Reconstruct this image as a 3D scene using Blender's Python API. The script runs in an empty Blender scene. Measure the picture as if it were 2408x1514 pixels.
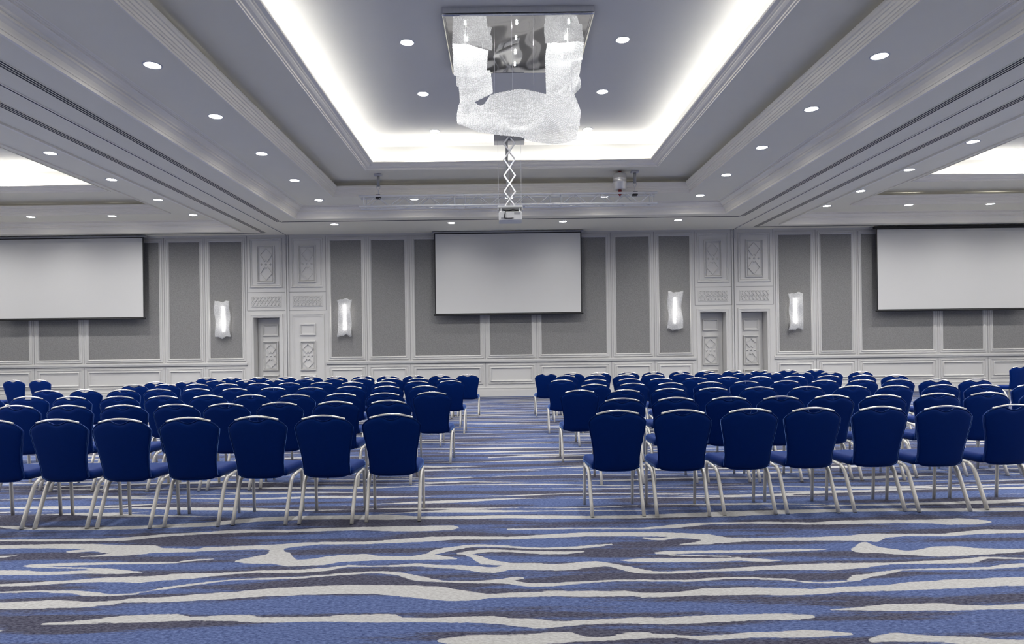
import bpy, math, random
import numpy as np
from mathutils import Vector, Matrix

random.seed(7)
RNG = np.random.default_rng(11)
SC = bpy.context.scene
COL = SC.collection
PI = math.pi
R = math.radians

# ------------------------------------------------------------------ helpers
class MB:
    """collects geometry for ONE mesh object"""
    def __init__(self):
        self.v, self.f, self.mi, self.sm = [], [], [], []
        self.cur = 0
        self.smooth = False

    def quad(self, a, b, c, d):
        n = len(self.v)
        self.v += [tuple(a), tuple(b), tuple(c), tuple(d)]
        self.face((n, n + 1, n + 2, n + 3))

    def face(self, idx):
        self.f.append(tuple(idx)); self.mi.append(self.cur); self.sm.append(self.smooth)

    def box(self, x0, x1, y0, y1, z0, z1, M=None, bev=0.0):
        if bev > 0:
            b = bev
            ring = []
            for z, i in ((z0, b), (z0 + b, 0), (z1 - b, 0), (z1, b)):
                ring.append([(x0 + i, y0 + b, z), (x0 + b, y0 + i, z), (x1 - b, y0 + i, z), (x1 - i, y0 + b, z),
                             (x1 - i, y1 - b, z), (x1 - b, y1 - i, z), (x0 + b, y1 - i, z), (x0 + i, y1 - b, z)])
            n = len(self.v)
            for rg in ring:
                self.v += [tuple(M @ Vector(p)) if M else p for p in rg]
            for k in range(3):
                for j in range(8):
                    a = n + k * 8 + j; c = n + k * 8 + (j + 1) % 8
                    self.face((a, c, c + 8, a + 8))
            self.face([n + j for j in range(7, -1, -1)])
            self.face([n + 24 + j for j in range(8)])
            return
        n = len(self.v)
        P = [(x0, y0, z0), (x1, y0, z0), (x1, y1, z0), (x0, y1, z0), (x0, y0, z1), (x1, y0, z1), (x1, y1, z1), (x0, y1, z1)]
        self.v += [tuple(M @ Vector(p)) if M else p for p in P]
        for q in ((3, 2, 1, 0), (4, 5, 6, 7), (0, 1, 5, 4), (1, 2, 6, 5), (2, 3, 7, 6), (3, 0, 4, 7)):
            self.face([n + i for i in q])

    def tube(self, pts, r, seg=8, cap=True, flat=1.0, r_end=None):
        pts = [Vector(p) for p in pts]
        N = len(pts)
        n0 = len(self.v)
        up0 = None
        for i, p in enumerate(pts):
            t = (pts[min(i + 1, N - 1)] - pts[max(i - 1, 0)]).normalized()
            if up0 is None:
                ref = Vector((0, 0, 1)) if abs(t.z) < 0.9 else Vector((1, 0, 0))
                a = t.cross(ref).normalized()
            else:
                a = (up0 - t * up0.dot(t)).normalized()
            up0 = a
            b = t.cross(a).normalized()
            rr = r if r_end is None else r + (r_end - r) * i / max(N - 1, 1)
            for k in range(seg):
                th = 2 * PI * k / seg
                self.v.append(tuple(p + a * (rr * math.cos(th)) + b * (rr * flat * math.sin(th))))
        for i in range(N - 1):
            for k in range(seg):
                k2 = (k + 1) % seg
                self.face((n0 + i * seg + k, n0 + i * seg + k2, n0 + (i + 1) * seg + k2, n0 + (i + 1) * seg + k))
        if cap:
            s = self.smooth; self.smooth = False
            self.face([n0 + k for k in range(seg - 1, -1, -1)])
            self.face([n0 + (N - 1) * seg + k for k in range(seg)])
            self.smooth = s

    def lathe(self, prof, seg=24, c=(0, 0, 0), cap=False):
        n0 = len(self.v)
        for (r, z) in prof:
            for k in range(seg):
                th = 2 * PI * k / seg
                self.v.append((c[0] + r * math.cos(th), c[1] + r * math.sin(th), c[2] + z))
        for i in range(len(prof) - 1):
            for k in range(seg):
                k2 = (k + 1) % seg
                self.face((n0 + i * seg + k, n0 + i * seg + k2, n0 + (i + 1) * seg + k2, n0 + (i + 1) * seg + k))
        if cap:
            self.face([n0 + k for k in range(seg - 1, -1, -1)])
            m = n0 + (len(prof) - 1) * seg
            self.face([m + k for k in range(seg)])

    def loop_sweep(self, rect, prof):
        """rect = x0,x1,y0,y1 ; prof = (inset, z) pairs; mitred rectangular moulding"""
        x0, x1, y0, y1 = rect
        n0 = len(self.v)
        for i, z in prof:
            self.v += [(x0 + i, y0 + i, z), (x1 - i, y0 + i, z), (x1 - i, y1 - i, z), (x0 + i, y1 - i, z)]
        for k in range(len(prof) - 1):
            for j in range(4):
                j2 = (j + 1) % 4
                self.face((n0 + k * 4 + j, n0 + k * 4 + j2, n0 + (k + 1) * 4 + j2, n0 + (k + 1) * 4 + j))

    def wall_loop(self, x0, x1, z0, z1, y, prof):
        """moulding on a wall at y; prof = (inset, out) with out towards the room (-y)"""
        n0 = len(self.v)
        for i, o in prof:
            self.v += [(x0 + i, y - o, z0 + i), (x1 - i, y - o, z0 + i), (x1 - i, y - o, z1 - i), (x0 + i, y - o, z1 - i)]
        for k in range(len(prof) - 1):
            for j in range(4):
                j2 = (j + 1) % 4
                self.face((n0 + k * 4 + j, n0 + k * 4 + j2, n0 + (k + 1) * 4 + j2, n0 + (k + 1) * 4 + j))

    def grid(self, G, closed_u=False):
        nu, nv = len(G), len(G[0])
        n0 = len(self.v)
        for row in G:
            self.v += [tuple(p) for p in row]
        for i in range(nu - 1 + (1 if closed_u else 0)):
            for j in range(nv - 1):
                a = n0 + i * nv + j; b = n0 + ((i + 1) % nu) * nv + j
                self.face((a, b, b + 1, a + 1))

    def build(self, name, mats, parent=None, fix=True):
        me = bpy.data.meshes.new(name)
        me.from_pydata(self.v, [], self.f)
        for m in (mats if isinstance(mats, (list, tuple)) else [mats]):
            me.materials.append(m)
        me.polygons.foreach_set('material_index', self.mi)
        me.polygons.foreach_set('use_smooth', self.sm)
        me.update()
        if fix:
            import bmesh
            bm = bmesh.new(); bm.from_mesh(me)
            bmesh.ops.remove_doubles(bm, verts=bm.verts, dist=1e-5)
            bmesh.ops.recalc_face_normals(bm, faces=bm.faces)
            bm.to_mesh(me); bm.free()
        o = bpy.data.objects.new(name, me)
        COL.objects.link(o)
        if parent is not None:
            o.parent = parent
        return o


def tag(o, label=None, cat=None, group=None, kind=None):
    if label: o['label'] = label
    if cat: o['category'] = cat
    if group: o['group'] = group
    if kind: o['kind'] = kind
    return o


def thing(name, loc, rz=0.0):
    o = bpy.data.objects.new(name, None)
    o.empty_display_size = 0.1
    o.location = loc
    o.rotation_euler = (0, 0, rz)
    COL.objects.link(o)
    return o


def copy_tree(o, parent=None):
    c = o.copy()
    COL.objects.link(c)
    if parent is not None:
        c.parent = parent
    for ch in list(o.children):
        copy_tree(ch, c)
    return c


def structure(mb, name, mats, parent=None, fix=True):
    o = mb.build(name, mats, parent, fix)
    if parent is None:
        o['kind'] = 'structure'
    return o


# ------------------------------------------------------------------ materials
def mat(name, color, rough=0.6, metal=0.0, **kw):
    m = bpy.data.materials.new(name)
    m.use_nodes = True
    b = m.node_tree.nodes['Principled BSDF']
    b.inputs['Base Color'].default_value = (*color, 1)
    b.inputs['Roughness'].default_value = rough
    b.inputs['Metallic'].default_value = metal
    for k, v in kw.items():
        b.inputs[k].default_value = v
    return m


def add_noise_tint(m, scale, amount, detail=4.0, stretch=(1, 1, 1), bump=0.0, bump_scale=None, dist=0.002):
    """mild procedural variation of the material's own colour, plus bump"""
    nt = m.node_tree; N = nt.nodes; L = nt.links
    b = N['Principled BSDF']
    tc = N.new('ShaderNodeTexCoord')
    mp = N.new('ShaderNodeMapping'); mp.inputs['Scale'].default_value = stretch
    L.new(tc.outputs['Object'], mp.inputs['Vector'])
    no = N.new('ShaderNodeTexNoise'); no.inputs['Scale'].default_value = scale; no.inputs['Detail'].default_value = detail
    L.new(mp.outputs['Vector'], no.inputs['Vector'])
    col = b.inputs['Base Color'].default_value[:]
    mx = N.new('ShaderNodeMix'); mx.data_type = 'RGBA'
    mx.inputs[6].default_value = tuple(c * (1 - amount) for c in col[:3]) + (1,)
    mx.inputs[7].default_value = tuple(min(1, c * (1 + amount)) for c in col[:3]) + (1,)
    L.new(no.outputs['Fac'], mx.inputs[0])
    L.new(mx.outputs[2], b.inputs['Base Color'])
    if bump:
        n2 = no
        if bump_scale:
            n2 = N.new('ShaderNodeTexNoise'); n2.inputs['Scale'].default_value = bump_scale; n2.inputs['Detail'].default_value = 3
            L.new(mp.outputs['Vector'], n2.inputs['Vector'])
        bp = N.new('ShaderNodeBump'); bp.inputs['Strength'].default_value = bump; bp.inputs['Distance'].default_value = dist
        L.new(n2.outputs['Fac'], bp.inputs['Height'])
        L.new(bp.outputs['Normal'], b.inputs['Normal'])


def emit(name, color, strength):
    m = bpy.data.materials.new(name)
    m.use_nodes = True
    nt = m.node_tree
    nt.nodes.remove(nt.nodes['Principled BSDF'])
    e = nt.nodes.new('ShaderNodeEmission')
    e.inputs['Color'].default_value = (*color, 1)
    e.inputs['Strength'].default_value = strength
    nt.links.new(e.outputs['Emission'], nt.nodes['Material Output'].inputs['Surface'])
    return m


M = {}
M['ceiling'] = mat('ceiling_paint', (0.92, 0.872, 0.715), 0.85)
add_noise_tint(M['ceiling'], 2.0, 0.015)
M['trim'] = mat('moulding_paint', (0.97, 0.92, 0.80), 0.55)
add_noise_tint(M['trim'], 3.0, 0.015)
M['tray'] = mat('tray_paint', (0.73, 0.715, 0.67), 0.85)
add_noise_tint(M['tray'], 2.0, 0.015)
M['wall'] = mat('panel_paint', (0.61, 0.60, 0.58), 0.5)
add_noise_tint(M['wall'], 3.0, 0.02)
M['fabric'] = mat('wall_fabric', (0.226, 0.222, 0.218), 0.9)
add_noise_tint(M['fabric'], 42, 0.55, 3, (1, 1, 1.6), 0.5, 50, 0.004)
M['groove'] = mat('dark_groove', (0.03, 0.03, 0.032), 0.7)
M['seam'] = mat('seam_shadow_gap', (0.22, 0.22, 0.22), 0.8)
M['black'] = mat('black_border', (0.012, 0.012, 0.013), 0.5)
M['screen'] = mat('screen_fabric', (0.62, 0.615, 0.60), 0.8)
add_noise_tint(M['screen'], 1.5, 0.01)
M['steel'] = mat('brushed_steel', (0.70, 0.70, 0.71), 0.30, 0.75)
add_noise_tint(M['steel'], 40, 0.06, 2, (1, 1, 0.1))
M['alu'] = mat('truss_aluminium', (0.98, 0.97, 0.94), 0.25, 0.10)
add_noise_tint(M['alu'], 20, 0.05)
M['drum'] = mat('polished_drum', (0.86, 0.84, 0.80), 0.34, 0.85)
add_noise_tint(M['drum'], 30, 0.04)
M['mirror'] = mat('mirror_plate', (0.62, 0.62, 0.62), 0.05, 1.0)
M['whitep'] = mat('white_plastic', (0.66, 0.66, 0.65), 0.4)
add_noise_tint(M['whitep'], 6, 0.02)
M['greyp'] = mat('grey_paint', (0.33, 0.33, 0.34), 0.5)
add_noise_tint(M['greyp'], 6, 0.03)
M['red'] = mat('red_hook', (0.32, 0.02, 0.02), 0.4)
M['lens'] = emit('downlight_lens', (1, 0.985, 0.96), 60)
M['led'] = emit('led_strip', (1, 1, 1), 46)
M['tube'] = emit('lamp_tube', (1, 0.98, 0.95), 9)
M['bulb'] = emit('halogen_bulb', (1, 1, 1), 60)
M['leg'] = mat('champagne_frame', (0.66, 0.635, 0.585), 0.36, 0.25)
add_noise_tint(M['leg'], 25, 0.05)
M['handle'] = mat('polished_handle', (0.95, 0.92, 0.87), 0.20, 0.85)
add_noise_tint(M['handle'], 30, 0.03)
M['cloth'] = mat('blue_upholstery', (0.0008, 0.0125, 0.098), 0.68)
for k, v in (('Sheen Weight', 1.0), ('Sheen Roughness', 0.22)):
    M['cloth'].node_tree.nodes['Principled BSDF'].inputs[k].default_value = v
M['cloth'].node_tree.nodes['Principled BSDF'].inputs['Sheen Tint'].default_value = (0.26, 0.46, 1.0, 1)
M['cloth'].node_tree.nodes['Principled BSDF'].inputs['Specular IOR Level'].default_value = 0.22
M['cloth'].node_tree.nodes['Principled BSDF'].inputs['Specular Tint'].default_value = (0.1, 0.3, 1.0, 1)
add_noise_tint(M['cloth'], 25, 0.12, 4, (1, 1, 1), 0.1, 400, 0.001)
M['rubber'] = mat('dark_rubber', (0.03, 0.03, 0.03), 0.7)


def crystal(name, emission, rough=0.25):
    m = bpy.data.materials.new(name)
    m.use_nodes = True
    nt = m.node_tree; N = nt.nodes; L = nt.links
    b = N['Principled BSDF']
    b.inputs['Base Color'].default_value = (0.9, 0.9, 0.9, 1)
    b.inputs['Roughness'].default_value = rough
    b.inputs['Specular IOR Level'].default_value = 0.8
    tr = N.new('ShaderNodeBsdfTranslucent'); tr.inputs['Color'].default_value = (0.95, 0.95, 0.95, 1)
    mx = N.new('ShaderNodeMixShader'); mx.inputs[0].default_value = 0.45
    L.new(b.outputs[0], mx.inputs[1]); L.new(tr.outputs[0], mx.inputs[2])
    # sparkle painted in: base colour goes from grey to white cell by cell
    ge = N.new('ShaderNodeTexCoord')
    vo = N.new('ShaderNodeTexVoronoi'); vo.inputs['Scale'].default_value = 45
    L.new(ge.outputs['Object'], vo.inputs['Vector'])
    rp = N.new('ShaderNodeValToRGB')
    rp.color_ramp.elements[0].position = 0.0; rp.color_ramp.elements[0].color = (0.35, 0.35, 0.35, 1)
    rp.color_ramp.elements[1].position = 0.85; rp.color_ramp.elements[1].color = (0.95, 0.95, 0.95, 1)
    L.new(vo.outputs['Color'], rp.inputs[0]); L.new(rp.outputs[0], b.inputs['Base Color'])
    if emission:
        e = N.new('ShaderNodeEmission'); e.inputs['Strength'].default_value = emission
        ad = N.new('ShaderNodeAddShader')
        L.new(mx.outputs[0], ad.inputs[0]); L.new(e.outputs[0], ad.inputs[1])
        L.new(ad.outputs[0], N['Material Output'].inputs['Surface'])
    else:
        L.new(mx.outputs[0], N['Material Output'].inputs['Surface'])
    return m


M['crystal'] = crystal('lit_crystal_beads', 0.30)  # beads lit by the bulbs also get a faint added glow


def net_mat():
    m = bpy.data.materials.new('crystal_net'); m.use_nodes = True
    nt = m.node_tree; N = nt.nodes; L = nt.links
    b = N['Principled BSDF']; b.inputs['Base Color'].default_value = (.8, .8, .8, 1); b.inputs['Roughness'].default_value = .3
    tl = N.new('ShaderNodeBsdfTranslucent'); tl.inputs['Color'].default_value = (.85, .85, .85, 1)
    m0 = N.new('ShaderNodeMixShader'); m0.inputs[0].default_value = .5
    L.new(b.outputs[0], m0.inputs[1]); L.new(tl.outputs[0], m0.inputs[2])
    tr = N.new('ShaderNodeBsdfTransparent')
    mx = N.new('ShaderNodeMixShader'); mx.inputs[0].default_value = .22
    L.new(m0.outputs[0], mx.inputs[1]); L.new(tr.outputs[0], mx.inputs[2]); L.new(mx.outputs[0], N['Material Output'].inputs['Surface'])
    return m


M['net'] = net_mat()


def glass_sheet_mat():
    m = bpy.data.materials.new('wavy_glass')
    m.use_nodes = True
    nt = m.node_tree; N = nt.nodes; L = nt.links
    b = N['Principled BSDF']
    b.inputs['Base Color'].default_value = (0.8, 0.8, 0.8, 1)
    b.inputs['Roughness'].default_value = 0.2
    tr = N.new('ShaderNodeBsdfTransparent'); tr.inputs['Color'].default_value = (0.9, 0.9, 0.9, 1)
    tl = N.new('ShaderNodeBsdfTranslucent'); tl.inputs['Color'].default_value = (0.9, 0.9, 0.9, 1)
    m1 = N.new('ShaderNodeMixShader'); m1.inputs[0].default_value = 0.28
    L.new(b.outputs[0], m1.inputs[1]); L.new(tl.outputs[0], m1.inputs[2])
    m2 = N.new('ShaderNodeMixShader')
    tc = N.new('ShaderNodeTexCoord')
    vo = N.new('ShaderNodeTexVoronoi'); vo.inputs['Scale'].default_value = 38
    L.new(tc.outputs['Object'], vo.inputs['Vector'])
    mr = N.new('ShaderNodeMapRange'); mr.inputs[1].default_value = 0.0; mr.inputs[2].default_value = 0.6
    mr.inputs[3].default_value = 0.06; mr.inputs[4].default_value = 0.34
    L.new(vo.outputs['Distance'], mr.inputs[0])
    L.new(mr.outputs[0], m2.inputs[0])
    L.new(m1.outputs[0], m2.inputs[1]); L.new(tr.outputs[0], m2.inputs[2])
    bp = N.new('ShaderNodeBump'); bp.inputs['Strength'].default_value = 0.6; bp.inputs['Distance'].default_value = 0.01
    L.new(vo.outputs['Distance'], bp.inputs['Height']); L.new(bp.outputs['Normal'], b.inputs['Normal'])
    L.new(m2.outputs[0], N['Material Output'].inputs['Surface'])
    return m


M['glass'] = glass_sheet_mat()


def carpet_mat():
    m = bpy.data.materials.new('woven_carpet')
    m.use_nodes = True
    nt = m.node_tree; N = nt.nodes; L = nt.links
    b = N['Principled BSDF']
    b.inputs['Roughness'].default_value = 0.95
    b.inputs['Specular IOR Level'].default_value = 0.1
    tc = N.new('ShaderNodeTexCoord')

    def noise(scale, stretch, detail=3.0, rough=0.55):
        mp = N.new('ShaderNodeMapping'); mp.inputs['Scale'].default_value = stretch
        L.new(tc.outputs['Object'], mp.inputs['Vector'])
        n = N.new('ShaderNodeTexNoise'); n.inputs['Scale'].default_value = scale
        n.inputs['Detail'].default_value = detail; n.inputs['Roughness'].default_value = rough
        L.new(mp.outputs['Vector'], n.inputs['Vector'])
        return n

    def math_(op, a, c, clamp=False):
        n = N.new('ShaderNodeMath'); n.operation = op; n.use_clamp = clamp
        for i, x in enumerate((a, c)):
            if isinstance(x, (int, float)): n.inputs[i].default_value = x
            else: L.new(x, n.inputs[i])
        return n.outputs[0]

    def ramp(x, lo, hi):
        n = N.new('ShaderNodeMapRange'); n.clamp = True
        n.inputs[1].default_value = lo; n.inputs[2].default_value = hi
        L.new(x, n.inputs[0])
        return n.outputs[0]

    def mix(f, c1, c2):
        n = N.new('ShaderNodeMix'); n.data_type = 'RGBA'
        if isinstance(f, float): n.inputs[0].default_value = f
        else: L.new(f, n.inputs[0])
        for i, c in ((6, c1), (7, c2)):
            if isinstance(c, tuple): n.inputs[i].default_value = (*c, 1)
            else: L.new(c, n.inputs[i])
        return n.outputs[2]

    at = N.new('ShaderNodeAttribute'); at.attribute_name = 'stripe'
    jag = noise(1.0, (5.5, 62, 1), 4, 0.7)
    jag2 = noise(1.0, (22, 110, 1), 3, 0.7)
    f = math_('ADD', at.outputs['Fac'], math_('MULTIPLY', math_('SUBTRACT', jag.outputs['Fac'], 0.5), 0.040))
    f = math_('ADD', f, math_('MULTIPLY', math_('SUBTRACT', jag2.outputs['Fac'], 0.5), 0.030))
    white = ramp(f, -0.0025, 0.0025)
    # two blues in long soft streaks
    st = noise(1.0, (0.55, 5.2, 1), 3, 0.5)
    fine = noise(1.0, (14, 80, 1), 4, 0.75)
    s = math_('ADD', st.outputs['Fac'], math_('MULTIPLY', math_('SUBTRACT', fine.outputs['Fac'], 0.5), 0.30))
    dark = ramp(s, 0.46, 0.55)
    speck = noise(1.0, (38, 95, 1), 3, 0.75)
    sp = ramp(speck.outputs['Fac'], 0.36, 0.66)
    blue = mix(sp, (0.030, 0.046, 0.125), (0.118, 0.158, 0.300))
    navy = mix(sp, (0.016, 0.017, 0.036), (0.098, 0.096, 0.130))
    body = mix(dark, blue, navy)
    wcol = mix(sp, (0.31, 0.305, 0.295), (0.46, 0.455, 0.445))
    L.new(mix(white, body, wcol), b.inputs['Base Color'])
    bp = N.new('ShaderNodeBump'); bp.inputs['Strength'].default_value = 0.4; bp.inputs['Distance'].default_value = 0.004
    L.new(speck.outputs['Fac'], bp.inputs['Height']); L.new(bp.outputs['Normal'], b.inputs['Normal'])
    return m


M['carpet'] = carpet_mat()

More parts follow.
